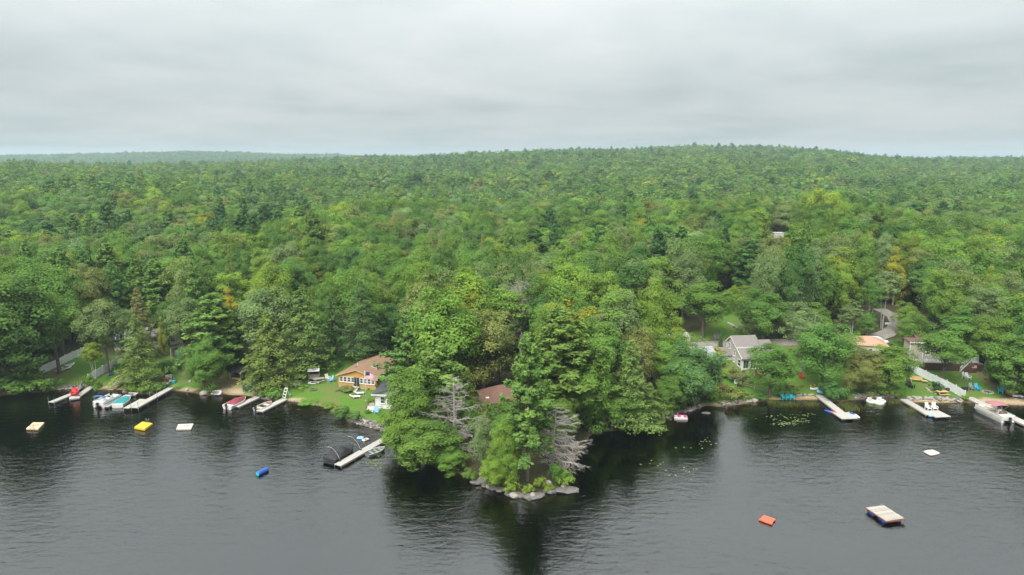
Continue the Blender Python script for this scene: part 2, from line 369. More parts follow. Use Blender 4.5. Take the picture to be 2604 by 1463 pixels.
def broadleaf(seed, H=15., Rw=4.2, low=.18, nclump=108, nleaf=112, size=.33, flat=.98, shape=1.0, airy=.0, top=1.0):
    r = np.random.default_rng(seed); parts = []; limbs = []
    cz = H*(low+(1-low)*.48); sz = H*(1-low)*.5
    # clumps fill an uneven crown envelope, most of them near its skin
    lob = r.uniform(0, 6.28, 6); am = r.uniform(.06, .2, 6)
    cen = []
    for i in range(nclump):
        d = rand_dirs(1, r)[0]
        if d[2] < -.35 and r.random() < .6: d[2] = -d[2]
        ph = math.atan2(d[1], d[0])
        k = 1+sum(am[j]*math.cos((j+1)*ph+lob[j]+d[2]*2*(j % 3)) for j in range(6))
        rho = (1-.62*r.random()**2.2)*k
        zz = d[2]
        wid = (1-abs(zz)**2.2*.12)*(1 if zz < 0 else (1-zz*.18*shape))
        cen.append([d[0]*Rw*rho*wid*.86, d[1]*Rw*rho*wid*.86, cz+zz*sz*rho*.9*(top if zz > 0 else 1)])
    cen = np.array(cen)
    crad = r.uniform(.19, .36, nclump)*Rw*(1-.25*airy)
    for c, cr in zip(cen, crad):
        n = int(nleaf*(cr/(.23*Rw))**2*r.uniform(.7, 1.2))
        out_ = unit(np.array([c[0], c[1], (c[2]-cz)*.8])+1e-3)
        d = unit(rand_dirs(n, r)+out_*.6+np.array([0, 0, .28]))
        pos = c+d*cr*np.array([1.15, 1.15, flat])*r.uniform(.55+.1*airy, 1.12, (n, 1))
        nor = d*1.0+out_*.45+np.array([0, 0, .42])+rand_dirs(n, r)*.45
        cl = r.normal(.5, .16); lv = cl+r.normal(0, .15, n)
        parts.append(leaves(pos, nor, size, .62, lv, r))
    me = leaf_mesh('broadleaf_crown', parts, M_LEAF)
    bend = r.normal(0, .02, (5, 2))*H; zs = np.linspace(-.6, H*.8, 5)
    tp = np.column_stack([np.cumsum(bend[:, 0])*np.linspace(0, 1, 5), np.cumsum(bend[:, 1])*np.linspace(0, 1, 5), zs]); tr_ = np.array([.30, .25, .20, .13, .05])*H/15
    paths = [(tp, tr_)]
    for j in r.choice(nclump, 16, replace=False):
        c = cen[j]; z0 = H*low*r.uniform(.7, 1.3)+max(0, c[2]-cz)*.45
        z0 = min(z0, H*.65); s = np.array([np.interp(z0, zs, tp[:, 0]), np.interp(z0, zs, tp[:, 1]), z0])
        mid = s*.45+c*.55+np.array([0, 0, -.08*Rw]); rr = .075*H/15
        paths.append(([s, mid, c], [rr, rr*.6, rr*.2]))
    tm = tubes('broadleaf_trunk', paths, M_BARK, 6)
    return me, tm
def birch(seed, H=14., Rw=3.0, low=.22):
    me, _ = broadleaf(seed, H=H, Rw=Rw, low=low, nclump=105, nleaf=62, airy=.7, size=.3, shape=1.5)
    r = np.random.default_rng(seed+5); paths = []
    for k in range(3):
        a = k*2.1+r.uniform(0, .6); e = np.array([math.cos(a), math.sin(a)])*Rw*.33
        zz = np.linspace(-.4, H*.86, 6); f = np.linspace(0, 1, 6)**1.2
        p = np.column_stack([e[0]*f+r.normal(0, .05, 6), e[1]*f+r.normal(0, .05, 6), zz])+np.array([math.cos(a)*.18, math.sin(a)*.18, 0])
        paths.append((p, np.linspace(.095, .025, 6)))
        for q in range(4):
            i = 3+q//2; d = unit(np.array([math.cos(a+q*1.7), math.sin(a+q*1.7), .9])); paths.append(([p[i], p[i]+d*Rw*.3, p[i]+d*Rw*.55], [.035, .022, .01]))
    return me, tubes('birch_trunk', paths, M_BIRCH, 6)
def pine(seed, H=18., Rw=3.6, low=.22, size=.45, nwh=19, tuft=27, gap=1.0, lean=0.):
    r = np.random.default_rng(seed); parts = []; br = []
    zs = np.sort(np.linspace(low*H, H*.985, nwh)+r.normal(0, H*.014, nwh))
    side = r.uniform(0, 6.28)
    for zi, z in enumerate(zs):
        u = (z-low*H)/(H*(1-low))
        prof = (1-u)**.72*(.55+.45*min(1, u*3.2+.45)); prof *= r.uniform(.62, 1.15)
        nb = r.integers(4, 7) if u < .93 else 3
        ph0 = r.uniform(0, 6.28)
        for k in range(nb):
            ph = ph0+k*2*math.pi/nb+r.normal(0, .25)
            ln = Rw*prof*r.uniform(.62, 1.18)*(1+.22*math.cos(ph-side))+.25
            up = r.uniform(-.04, .30)+.35*u
            d = np.array([math.cos(ph), math.sin(ph), 0])
            s = np.array([0, 0, z]); e = s+d*ln+np.array([0, 0, ln*up]); mid = s+d*ln*.5+np.array([0, 0, ln*up*.25])
            br.append(([s, mid, e], [.045, .03, .01]))
            n = int(tuft*(.6+ln/2.2)*r.uniform(.8, 1.2))
            tt = (1-.78*r.random(n)**1.5)[:, None]
            ax = s*(1-tt)**2+2*mid*tt*(1-tt)+e*tt**2
            lat = np.cross(d, [0, 0, 1]); wid = (.16+.30*ln*np.sin(np.clip(tt, 0, 1)*2.6))*.55
            cpos = ax+lat*r.normal(0, .55, (n, 1))*wid+np.array([0, 0, 1])*r.normal(.06, .20, (n, 1))
            cl = r.normal(.5, .15)
            for q in range(4):
                dirn = unit(d*.6+lat*r.normal(0, .75, (n, 1))+np.array([0, 0, .5])+rand_dirs(n, r)*.6)
                nor = np.array([0, 0, .8])+d*.45+rand_dirs(n, r)*.75
                parts.append(leaves(cpos+dirn*size*.3, nor, size, .42, cl+r.normal(0, .14, n)+.1*(tt[:, 0]-.5), r, along=dirn))
    me = leaf_mesh('pine_crown', parts, M_NEEDLE)
    paths = [([[0, 0, -.6], [0, 0, H*.35], [0, 0, H*.7], [0, 0, H]], [.27, .22, .13, .02])]+br
    return me, tubes('pine_trunk', paths, M_BARK, 5)
def hemlock(seed, H=15., Rw=3.3, low=.08, size=.29, nwh=30, tuft=36, power=.85, droop=.16):
    r = np.random.default_rng(seed); parts = []; br = []
    zs = np.linspace(low*H, H*.985, nwh)
    for z in zs:
        u = (z-low*H)/(H*(1-low)); prof = (1-u)**power*r.uniform(.82, 1.12)
        nb = 7 if u < .6 else 5
        ph0 = r.uniform(0, 6.28)
        for k in range(nb):
            ph = ph0+k*2*math.pi/nb+r.normal(0, .3)
            ln = Rw*prof*r.uniform(.6, 1.22)+.15
            d = np.array([math.cos(ph), math.sin(ph), 0]); s = np.array([0, 0, z+r.normal(0, .1)]); e = s+d*ln-np.array([0, 0, ln*droop]); mid = s+d*ln*.5+np.array([0, 0, ln*.10])
            br.append(([s, mid, e], [.035, .022, .008]))
            n = int(tuft*(.35+ln/2.4)*r.uniform(.8, 1.2)); tt = (1-.8*r.random(n)**1.7)[:, None]
            ax = s*(1-tt)**2+2*mid*tt*(1-tt)+e*tt**2; lat = np.cross(d, [0, 0, 1])
            pos = ax+lat*r.normal(0, .22, (n, 1))*(.35+ln*.42)+np.array([0, 0, 1])*r.normal(0, .13, (n, 1))
            nor = np.array([0, 0, 1.])+d*.5+rand_dirs(n, r)*.45
            parts.append(leaves(pos, nor, size, .55, r.normal(.5, .15)+r.normal(0, .15, n), r, along=unit(d+lat*r.normal(0, .6, (n, 1))-np.array([0, 0, .2]))))
    me = leaf_mesh('hemlock_crown', parts, M_NEEDLE)
    return me, tubes('hemlock_trunk', [([[0, 0, -.6], [0, 0, H*.5], [0, 0, H]], [.24, .15, .02])]+br, M_BARK, 5)
def dead(seed, H=12., Rw=3.2, low=.12, nbr=46, side=None, fine=9, power=.7, mat=None, up=.15):
    """bare tree: returns (branches, trunk)"""
    r = np.random.default_rng(seed); paths = []
    for i in range(nbr):
        u = min(.99, (i+r.normal(0, .9))/nbr+.02); u = max(u, 0); z = H*(low+(1-low)*u*.97); ph = r.uniform(0, 6.28)
        if side is not None: ph = side+r.normal(0, 1.15)
        ln = Rw*((1-u)**power)*r.uniform(.3, 1.15)+.3
        d = np.array([math.cos(ph), math.sin(ph), 0]); lat = np.cross(d, [0, 0, 1]); rise = r.normal(up, .34); sag = r.uniform(-.02, .14)
        tt = np.linspace(0, 1, 6); wob = np.cumsum(r.normal(0, .035, (6, 2)), 0)*ln
        pts = np.array([0, 0, z])+d*(ln*tt)[:, None]+np.array([0, 0, 1])*((rise*tt-sag*np.sin(tt*3.14))*ln+wob[:, 0])[:, None]+lat*wob[:, 1][:, None]
        pts[0] = [0, 0, z]; rr = .020+.028*ln/Rw
        paths.append((pts, rr*np.linspace(1.7, .35, 6)))
        for k in range(fine):
            q0 = r.uniform(.2, 1)*5; a = int(min(q0, 4)); p = pts[a]+(pts[a+1]-pts[a])*(q0-a)
            dd = unit(d*.8+lat*r.choice([-1, 1])*r.uniform(.2, 1.1)+np.array([0, 0, r.normal(.12, .35)])); l2 = ln*r.uniform(.16, .42)
            q = p+dd*l2+np.array([0, 0, -l2*.08]); paths.append(([p, p*.5+q*.5+np.array([0, 0, l2*.1]), q], [rr*.55, rr*.42, .006]))
            for h in range(4):
                t3 = r.uniform(.3, 1); p3 = p+(q-p)*t3; d3 = unit(dd+rand_dirs(1, r)[0]*.9); l3 = l2*r.uniform(.22, .55)
                paths.append(([p3, p3+d3*l3], [rr*.36, .005]))
    me = tubes('bare_branches', paths, mat or M_DEAD, 3, False)
    tm = tubes('bare_trunk', [([[0, 0, -.5], [.08, 0, H*.25], [-.05, .06, H*.5], [.06, .02, H*.75], [0, 0, H]], [.21, .17, .13, .08, .015])], mat or M_DEAD, 7)
    return me, tm
def shrub(seed, H=1.6, Rw=1.3, n=26, size=.2, nleaf=30):
    me, tm = broadleaf(seed, H=H, Rw=Rw, low=.02, nclump=n, nleaf=nleaf, size=size, flat=.8)
    return me, tm
def arborvitae(seed, H=4., Rw=.75):
    return hemlock(seed, H=H, Rw=Rw, low=.02, size=.2, nwh=30, tuft=18, power=.62, droop=-.5)

KINDS = {}
def extent(me):
    v = np.empty(len(me.vertices)*3, np.float32); me.vertices.foreach_get('co', v); v = v.reshape(-1, 3)
    return float(np.percentile(v[:, 2], 99.5)), 2*float(np.percentile(np.hypot(v[:, 0], v[:, 1]), 96.5))
def add_kind(k, variants, *_): KINDS[k] = (variants, [extent(m[0]) for m in variants])
add_kind('oak', [broadleaf(11), broadleaf(12, Rw=4.6, low=.22, shape=.4), broadleaf(13, nclump=120, flat=.85), broadleaf(14, low=.12, shape=1.5, top=1.06), broadleaf(16, nclump=90, Rw=4.4, flat=1.05)], 15, 8.8)
add_kind('high_oak', [broadleaf(17, low=.36, nclump=85), broadleaf(18, low=.32, nclump=90, shape=.5)], 15, 8.8)
add_kind('airy', [broadleaf(21, nclump=120, nleaf=80, airy=.7, low=.2, size=.28), broadleaf(22, nclump=110, nleaf=80, airy=.7, low=.16, size=.28, shape=1.4)], 15, 8.6)
add_kind('birch', [birch(25), birch(26), birch(27, low=.5)], 14, 6.2)
add_kind('low_oak', [broadleaf(31, low=.03, nclump=150, nleaf=105), broadleaf(32, low=.02, nclump=150, shape=.5), broadleaf(33, low=.05, nclump=140, shape=.9, flat=.9)], 15, 8.8)
add_kind('pine', [pine(41, nwh=25), pine(42, nwh=21, tuft=19), pine(43, nwh=28, Rw=3.9), pine(44, nwh=20, low=.30, Rw=3.8)], 18, 6.9)
add_kind('hemlock', [hemlock(51), hemlock(52, power=.7, Rw=3.6), hemlock(53, nwh=26, tuft=28, droop=.25)], 15, 7.0)
add_kind('dead', [dead(61, nbr=52, fine=10), dead(62, nbr=72, fine=11, power=.55), dead(63, side=.2, nbr=44, fine=12, power=.42, up=.12), dead(64, nbr=56, fine=11, low=.34, power=.28, up=.42)], 12, 6.4)
add_kind('shrub', [shrub(71), shrub(72, H=1.5, n=30), shrub(73, n=22)], 1.6, 2.7)
add_kind('arborvitae', [arborvitae(81)], 4, 1.5)

GREENS = dict(oak=(.126, .230, .050), bright=(.172, .285, .053), lime=(.225, .315, .050), dark=(.088, .176, .048), deep=(.042, .098, .036),
 olive=(.190, .232, .076), grey=(.162, .240, .095), pine=(.142, .256, .064), pined=(.082, .176, .058), hem=(.150, .222, .054), hemd=(.086, .158, .050),
 yellow=(.295, .318, .048), gold=(.345, .318, .048), brown=(.19, .13, .08), tan=(.200, .200, .085), blue=(.108, .208, .070))
def tint_of(c, r, amt=.16):
    base = np.array(GREENS[c] if isinstance(c, str) else c)
    k = 1+r.normal(0, amt); h = np.clip(r.normal(.01, .045), -.06, .12)
    return [float(v) for v in np.clip(base*k*np.array([1+h*1.6, 1, 1-h]), .004, .6)]
rt = np.random.default_rng(99); TREES = []   # (x, y, crown radius)
PART = dict(oak=('crown', 'trunk'), birch=('crown', 'trunk'), airy=('crown', 'trunk'), high_oak=('crown', 'trunk'), low_oak=('crown', 'trunk'), pine=('crown', 'trunk'), hemlock=('crown', 'trunk'), dead=('branches', 'trunk'), shrub=('foliage', 'stem'), arborvitae=('crown', 'trunk'))
NAME = dict(oak='broadleaf_tree', birch='birch_tree', airy='broadleaf_tree', high_oak='broadleaf_tree', low_oak='broadleaf_tree', pine='pine_tree', hemlock='hemlock_tree', dead='dead_tree', shrub='shrub', arborvitae='evergreen_tree')
def plant(kind, x, y, H, W, tint, label, cat='tree', group=None, rot=None, z=None, var=None, name=None, bark=None, lean=(0, 0)):
    vs_, ext = KINDS[kind]; i = (var if var is not None else int(rt.integers(len(vs_)))) % len(vs_); me, tm = vs_[i]; H0, W0 = ext[i]
    root = link(bpy.data.objects.new(name or NAME[kind], None)); root.empty_display_size = .3
    root.location = (x, y, (G(x, y) if z is None else z)-.03); root.scale = (W/W0, W/W0, H/H0)
    root.rotation_euler = (lean[0], lean[1], rt.uniform(0, 6.28) if rot is None else rot)
    tag(root, label, cat, group)
    pc, pt = PART[kind]
    c = link(bpy.data.objects.new(pc, me), root); c['tint'] = tint_of(tint, rt, .05)
    tk = link(bpy.data.objects.new(pt, tm), root)
    if bark:
        tk.material_slots[0].link = 'OBJECT'; tk.material_slots[0].material = bark
    TREES.append((x, y, W*.5)); return root
def tree_px(kind, px, pb, ptop, wpx, tint, label, **kw):
    """a tree whose foot, top and width show at these places of the photograph"""
    p = P(px, pb); d = ray(px, ptop); t = p[1]/d[1]; H = CAMH+d[2]*t-p[2]
    W = wpx*math.hypot(p[1], CAMH-p[2]-H/2)/FOC
    return plant(kind, p[0], p[1], H, W, tint, label, z=p[2], **kw)
# ------------------------------------------------------------------ trees that the photograph singles out
def tree_top(kind, px, ptop, H, wpx, tint, label, **kw):
    """a tree of known height whose top shows at this place of the photograph"""
    d = ray(px, ptop); lo, hi = 60., 900.
    f = lambda y: G(d[0]/d[1]*y, y)+H-(CAMH+d[2]/d[1]*y)
    for _ in range(40):
        mid = (lo+hi)/2
        if f(mid) > 0: hi = mid
        else: lo = mid
    y = hi; x = d[0]/d[1]*y
    return plant(kind, x, y, H, wpx*math.hypot(y, CAMH-H)/FOC, tint, label, **kw)
SNAGS = []
HERO = [
 # peninsula
 ('pine',1341,1222,852,128,'pine','tall pine with bare lower trunk at the tip of the rocky point',dict(var=0)),
 ('pine',1418,1090,790,235,'pine','broad tall pine just behind the tip pine on the point',dict(var=2)),
 ('pine',1046,1010,793,150,'pine','layered pine reaching over the tan cottage roof from the right',dict(var=1)),
 ('pine',1118,1105,864,165,'pine','bright layered pine behind the left bare tree on the point',dict(var=3)),
 ('low_oak',1050,1140,938,160,'oak','full dark green broadleaf beside the white cottage on the point',{}),
 ('low_oak',1018,1160,1040,110,'bright','small broadleaf leaning out over the rowboat dock',{}),
 ('low_oak',1075,1188,1068,165,'oak','low broadleaf overhanging the water at the left of the point',{}),
 ('low_oak',1140,1200,1128,86,'bright','low leafy tree at the waterline below the left bare tree',{}),
 ('airy',1228,1215,1062,92,'grey','grey green tree over the shore rocks left of the tip',{}),
 ('low_oak',1280,1236,1066,88,'bright','fresh green tree touching the water left of the tip pine',{}),
 ('low_oak',1262,1246,1150,80,'lime','bright bushy tree hanging over the front rocks of the point',{}),
 ('hemlock',1190,1065,938,95,'hem','feathery hemlock above the brown roof on the point',{}),
 ('dead',1158,1162,960,138,'brown','bare grey dead tree standing left on the point',dict(var=1)),
 ('dead',1402,1196,1034,150,'brown','bare grey dead tree leaning right over the bay',dict(var=2,rot=-.2,lean=(0,.06))),
 ('dead',1418,1196,1098,112,'brown','low tangle of bare twigs beside the right bare tree',dict(var=2,rot=-.5,lean=(0,.35))),
 ('oak',1122,985,790,185,'olive','olive brown broadleaf behind the left pines of the point',{}),
 ('oak',1230,1000,792,180,'olive','rounded olive green tree over the dark drive on the point',{}),
 ('oak',1168,940,752,110,'yellow','yellow leaved tree standing out behind the olive broadleaf',{}),
 ('oak',1270,975,850,80,'dark','dark broadleaf beside the brown roof clearing',{}),
 ('pine',1370,1060,850,100,'pine','slim pine filling between the two tallest pines of the point',{}),
 ('low_oak',1465,1085,930,110,'oak','broadleaf on the bay side of the point behind the bare tree',{}),
 ('low_oak',1440,1130,1010,70,'oak','small leafy tree behind the right bare tree on the point',{}),
 ('hemlock',1238,1120,1020,74,'hem','young hemlock in front of the brown roofed camp',{}),
 ('low_oak',1292,1124,1026,104,'oak','leafy sapling hiding the wall of the brown roofed camp',{}),
 ('airy',1190,1120,1020,70,'oak','slim broadleaf behind the left bare tree on the point',{}),
 # bay, right of the point
 ('low_oak',1498,1098,858,150,'bright','bright broadleaf at the head of the dark bay',{}),
 ('hemlock',1600,1088,868,150,'hem','large feathery hemlock overhanging the dark bay',{}),
 ('low_oak',1556,1093,985,120,'oak','low broadleaf with branches sweeping down to the bay',{}),
 ('hemlock',1648,1080,975,110,'hem','hemlock drooping over the bay left of the red pedal boat',{}),
 ('low_oak',1700,1056,960,90,'oak','leafy tree above the rocks behind the red pedal boat',{}),
 ('low_oak',1765,1036,870,150,'blue','dark blue green broadleaf left of the flower garden',{}),
 ('low_oak',1790,1010,935,80,'oak','broadleaf just left of the yellow flowers',{}),
 ('oak',1690,1000,850,130,'bright','round bright tree in front of the hidden white house',{}),
 ('oak',1716,985,812,115,'lime','lime green tree left of the gravel road end',{}),
 ('airy',1610,1010,832,130,'olive','thin crowned olive tree above the bay hemlocks',{}),
 ('oak',1540,1020,815,130,'oak','mid green broadleaf crown above the head of the bay',{}),
 ('high_oak',1788,858,716,160,'oak','tall double trunked tree beside the back lawn',{}),
 ('oak',1868,792,728,60,'lime','lime green crown at the edge of the back lawn',{}),
 ('oak',1956,1010,876,128,'oak','spreading shore tree hiding the right half of the grey house',{}),
 ('birch',2040,948,790,120,'grey','white stemmed birch right of the grey house',{}),
 ('oak',2089,988,826,152,'oak','big dense broadleaf above the root of the angled dock',{}),
 ('low_oak',2196,1002,886,105,'olive','slender olive tree left of the inflatable float',{}),
 ('low_oak',2252,1004,878,118,'oak','light leafy tree on the shore above the inflatable float',{}),
 ('high_oak',2394,978,843,132,'oak','spreading tree beside the white fence hiding the beige house',{}),
 ('low_oak',2572,1006,850,135,'oak','dense broadleaf above the pile of kayaks at the right edge',{}),
 ('airy',2502,948,772,115,'oak','loose crowned tree behind the deck stairs',{}),
 ('low_oak',2650,1002,800,150,'dark','dark broadleaf cut by the right edge of the picture above the beach',{}),
 ('oak',2312,893,798,92,'oak','rounded tree beside the dirt road behind the beige house',{}),
 ('oak',2442,915,780,160,'oak','large broadleaf behind the beige house',{}),
 ('birch',2243,836,690,80,'grey','tall thin birch at the bend of the dirt road',{}),
 ('birch',2208,842,705,70,'oak','tall thin birch standing left of the road bend',{}),
 ('birch',2165,850,765,85,'grey','short birch above the gravel turnaround',{}),
 ('oak',2302,850,768,74,'bright','bright tree right of the dirt road bend',{}),
 ('airy',2205,860,800,60,'oak','small tree before the gravel turnaround',{}),
 ('oak',1938,866,738,135,'oak','full tree behind the ridge of the grey house',{}),
 ('airy',2008,866,745,125,'grey','pale crowned tree right of the ridge of the grey house',{}),
 ('oak',2075,860,770,110,'oak','broadleaf across the road behind the birch',{}),
 # left shore
 ('airy',318,925,790,105,'grey','pale green tree in front of the pale roofed cottage',{}),
 ('low_oak',1722,1030,905,100,'oak','leafy tree between the bay hemlocks and the blue green broadleaf',{}),
 ('airy',2150,935,845,80,'oak','light green tree left of the salmon roof',{}),
 ('low_oak',45,985,712,220,'dark','massive oak at the left edge of the picture',{}),
 ('high_oak',152,950,750,150,'oak','oak with bare trunk in front of the white fence',{}),
 ('high_oak',276,948,765,120,'grey','thin tree with bare limbs between the two white fences',{}),
 ('hemlock',364,905,735,95,'tan','tan brown sparse conifer behind the front hemlock on the left',{}),
 ('hemlock',360,980,803,118,'hem','yellow green hemlock with bare trunk beside the stone fire ring',{}),
 ('birch',243,977,872,54,'bright','white birch clump with several stems at the end of the white fence',dict(var=2)),
 ('airy',470,905,733,120,'grey','pale green broadleaf behind the teal shed',{}),
 ('pine',556,950,748,140,'pine','layered pine behind the yellow tipped maple on the left shore',{}),
 ('low_oak',522,992,864,108,'oak','yellow tipped round maple at the shore by the two pale boulders',{}),
 ('hemlock',690,985,798,148,'hem','broad hemlock behind the aluminium boat dock',{}),
 ('hemlock',780,948,728,150,'hem','tall hemlock at the left corner of the cottage lawn',{}),
 ('hemlock',925,918,718,125,'hemd','dark conifer with bare trunk behind the tan cottage',{}),
 ('pine',663,988,912,62,'blue','small blue green pine at the water by the green chairs',{}),
 ('hemlock',850,905,745,110,'dark','dark evergreen in the shade behind the cottage lawn',{}),
 ('oak',1000,880,770,110,'dark','dark broadleaf touching the back of the tan cottage',{}),
 ('hemlock',610,930,790,110,'hemd','dark hemlock over the lean to shed',{}),
 ('oak',430,880,770,90,'dark','dark broadleaf above the teal shed',{}),
]
for k, px, pb, pt, w, ti, lab, kw in HERO: tree_px(k, px, pb, pt, w, ti, lab, **kw)
for k, px, pt, H, w, ti, lab, kw in [
 ('pine',268,515,22,62,'pined','tall dark pine standing above the forest far left',{}),
 ('pine',560,508,22,50,'pined','left one of two dark pines rising close together above the forest',{}),
 ('pine',618,505,22,56,'pined','right one of two dark pines rising close together above the forest',{}),
 ('pine',790,535,22,70,'pine','tall pine with long bare trunk left of the picture centre',dict(var=3)),
 ('pine',1398,530,21,75,'pined','dark pointed pine rising right of the bare forest snag',{}),
 ('dead',1325,708,16,105,'brown','large bare grey snag above the point',dict(var=3)),
 ('dead',1293,553,16,55,'brown','bare snag standing in the middle of the forest',dict(var=0)),
 ('dead',1686,620,12,38,'brown','narrow reddish bare tree above the bay forest',dict(var=3)),
 ('dead',1728,505,13,32,'brown','pale bare tree far up the forest right of centre',dict(var=1)),
 ('dead',1975,655,12,50,'brown','pale twiggy bare tree left of the golden tree',dict(var=3)),
 ('oak',2010,606,13,70,'yellow','golden green tree just below the white trailer in the forest',{}),
 ('oak',2285,630,14,80,'yellow','yellow topped tree with pale limbs above the dirt road',dict(bark=M_BIRCH)),
 ('oak',2150,672,13,70,'lime','yellow tipped tree left of the birches',{}),
 ('oak',1652,688,13,100,'grey','dome shaped pale green tree above the bay',dict(var=4)),
 ('oak',575,735,11,60,'gold','golden bush like tree on the left behind the layered pine',{}),
 ('oak',640,712,12,50,'lime','yellow flecked tree left of the tall lawn hemlock',{}),
 ('oak',845,690,13,90,'bright','yellow green crown above the cottage lawn forest',{}),
 ('oak',690,585,13,75,'lime','flat topped yellow green tree beside the dark forest opening',{}),
 ('oak',1235,605,13,110,'lime','bright lime crown at the middle of the forest',{}),
 ('oak',1805,510,13,65,'yellow','yellowish round tree in the right half of the forest',{}),
 ('oak',410,806,8,30,'yellow','small golden tree behind the left shore houses',{}),
]:
    o_ = tree_top(k, px, pt, H, w, ti, lab, **kw); SNAGS.append((o_.location.x, o_.location.y, TREES[-1][2]))

# ------------------------------------------------------------------ forest
def clear_sd(x, y):
    d = np.full(np.shape(x), -1e9)
    for pl in LAWNS+PEN_CLEAR+DIRTS[4:6]+ROADP: d = np.maximum(d, poly_sd(x, y, pl))
    return d
road_px = [(1560,905),(1640,893),(1740,880),(1800,877),(1870,876),(1990,871),(2080,868),(2160,868),(2215,862),(2252,850),(2276,836),(2284,822),(2276,808),(2258,796),(2235,786)]
ROADC = np.array([P(*p)[:2] for p in road_px])
def offset_poly(c, w):
    t_ = np.gradient(c, axis=0); t_ = t_/np.linalg.norm(t_, axis=1)[:, None]; n_ = np.stack([-t_[:, 1], t_[:, 0]], 1)
    return np.vstack([c+n_*w, (c-n_*w)[::-1]])
ROADP = [offset_poly(ROADC, 3.4)]
HOUSE_SPOTS = [P(300,880), P(400,868), P(1700,925), P(1770,945), P(2370,940)]
pts = []
def jgrid(x0, x1, y0, y1, s):
    gx, gy = np.meshgrid(np.arange(x0, x1, s), np.arange(y0, y1, s*.9)); gx = gx+(np.arange(gx.shape[0]) % 2)[:, None]*s*.5
    gx = gx+rt.uniform(-.36, .36, gx.shape)*s; gy = gy+rt.uniform(-.36, .36, gy.shape)*s
    return np.stack([gx.ravel(), gy.ravel()], 1)
for (y0, y1, s) in ((76, 240, 5.6), (240, 480, 7.2), (480, 950, 9.2), (950, 1520, 10.5), (1850, 2750, 12.0)):
    g_ = jgrid(-.80*y1-30, .80*y1+30, y0, y1, s)
    keep = np.abs(g_[:, 0]) < .79*g_[:, 1]+22
    if y0 > 1800: keep &= g_[:, 0] < -300
    pts.append(g_[keep])
fp = np.vstack(pts)
sdv = poly_sd(fp[:, 0], fp[:, 1], LANDP); fp = fp[(sdv > 3.0) & ~((fp[:, 1] < 104) & (np.abs(fp[:, 0]-3) < 22))]
nearm = fp[:, 1] < 300
ok = np.ones(len(fp), bool); ok[nearm] = clear_sd(fp[nearm, 0], fp[nearm, 1]) < -3.4
HX = np.array([(a, b, r_) for a, b, r_ in TREES])
for hx, hy, hr in HX: ok &= np.hypot(fp[:, 0]-hx, fp[:, 1]-hy) > max(2.0, hr*.62+1.2)
for hx, hy, hr in SNAGS: ok &= ~((np.abs(fp[:, 0]-hx/hy*fp[:, 1]) < hr+2.2) & (fp[:, 1] < hy) & (fp[:, 1] > hy-11))
for q in HOUSE_SPOTS: ok &= np.hypot(fp[:, 0]-q[0], fp[:, 1]-q[1]) > 6.5
# keep the sight line to the trailer in the forest and a dark opening left of centre
d_t = ray(1981, 594); TY = min(np.arange(190, 330, .5), key=lambda y: abs(G(d_t[0]/d_t[1]*y, y)+2.7-(CAMH+d_t[2]/d_t[1]*y))); TX = d_t[0]/d_t[1]*TY
ok &= ~((np.abs(fp[:, 0]/fp[:, 1]-TX/TY) < .036) & (fp[:, 1] > TY-85) & (fp[:, 1] < TY-2)) & (np.hypot(fp[:, 0]-TX, fp[:, 1]-TY) > 5)
ok &= ~((fp[:, 1] > 150) & (fp[:, 1] < 172) & (fp[:, 0] > -72) & (fp[:, 0] < -30))
fp = fp[ok]; fp = fp[np.argsort(np.hypot(fp[:, 0], fp[:, 1]))]
n = len(fp)
sp = vnoise(fp[:, 0]/38+5, fp[:, 1]/38+2)*.65+rt.random(n)*.45
hn = vnoise(fp[:, 0]/55+31, fp[:, 1]/55+17)
u_ = rt.random(n)
kind = np.where(sp > .885, 2, np.where(sp > .80, 1, 0)); kind = np.where((kind == 0) & (u_ < .18), 3, kind)
kind = np.where((fp[:, 1] > 900) & (rt.random(n) < .06), 1, kind)
KN = ['oak', 'pine', 'hemlock', 'airy']
COLS = {0: [('oak', .34), ('bright', .22), ('dark', .22), ('grey', .10), ('olive', .05), ('lime', .05), ('yellow', .004)], 1: [('pine', .6), ('pined', .4)], 2: [('hem', .5), ('hemd', .5)], 3: [('grey', .4), ('oak', .4), ('olive', .2)]}
CW = dict(oak='mid green', bright='bright green', dark='dark green', grey='grey green', olive='olive', lime='lime green', yellow='yellowish', pine='fresh green', pined='dark', hem='yellow green', hemd='dark')
KW = ['broadleaf', 'pine', 'hemlock', 'airy tree']
Hs = np.where(kind == 1, 18.0, np.where(kind == 2, 15.0, 15.4))*(.70+.52*hn)*rt.uniform(.82, 1.18, n)
Ws = np.where(kind == 1, 7.6, np.where(kind == 2, 6.4, 9.0))*rt.uniform(.70, 1.40, n)*(.8+.2*Hs/14)
Ws = Ws*np.interp(fp[:, 1], [200, 260, 480, 520, 950], [1, 1.18, 1.2, 1.45, 1.6])
cols = [ ]
for i in range(n):
    nm, pr = zip(*COLS[int(kind[i])]); cols.append(nm[int(rt.choice(len(nm), p=np.array(pr)/sum(pr)))])
LAND = [('the white fences on the left', P(210, 930)), ('the teal shed', P(445, 905)), ('the tan cottage', P(930, 940)), ('the rocky point', P(1250, 1000)), ('the dark bay', P(1580, 1020)), ('the grey house', P(1900, 900)), ('the dirt road bend', P(2265, 830)), ('the beige house', P(2400, 900))]
ORD = ['nearest', 'second nearest', 'third nearest', 'fourth nearest', 'fifth nearest', 'sixth nearest', 'seventh nearest', 'eighth nearest', 'ninth nearest', 'tenth nearest', 'eleventh nearest', 'twelfth nearest', 'thirteenth nearest', 'fourteenth nearest', 'fifteenth nearest', 'sixteenth nearest', 'seventeenth nearest', 'eighteenth nearest', 'nineteenth nearest', 'twentieth nearest']
NIND = 300-len(TREES)
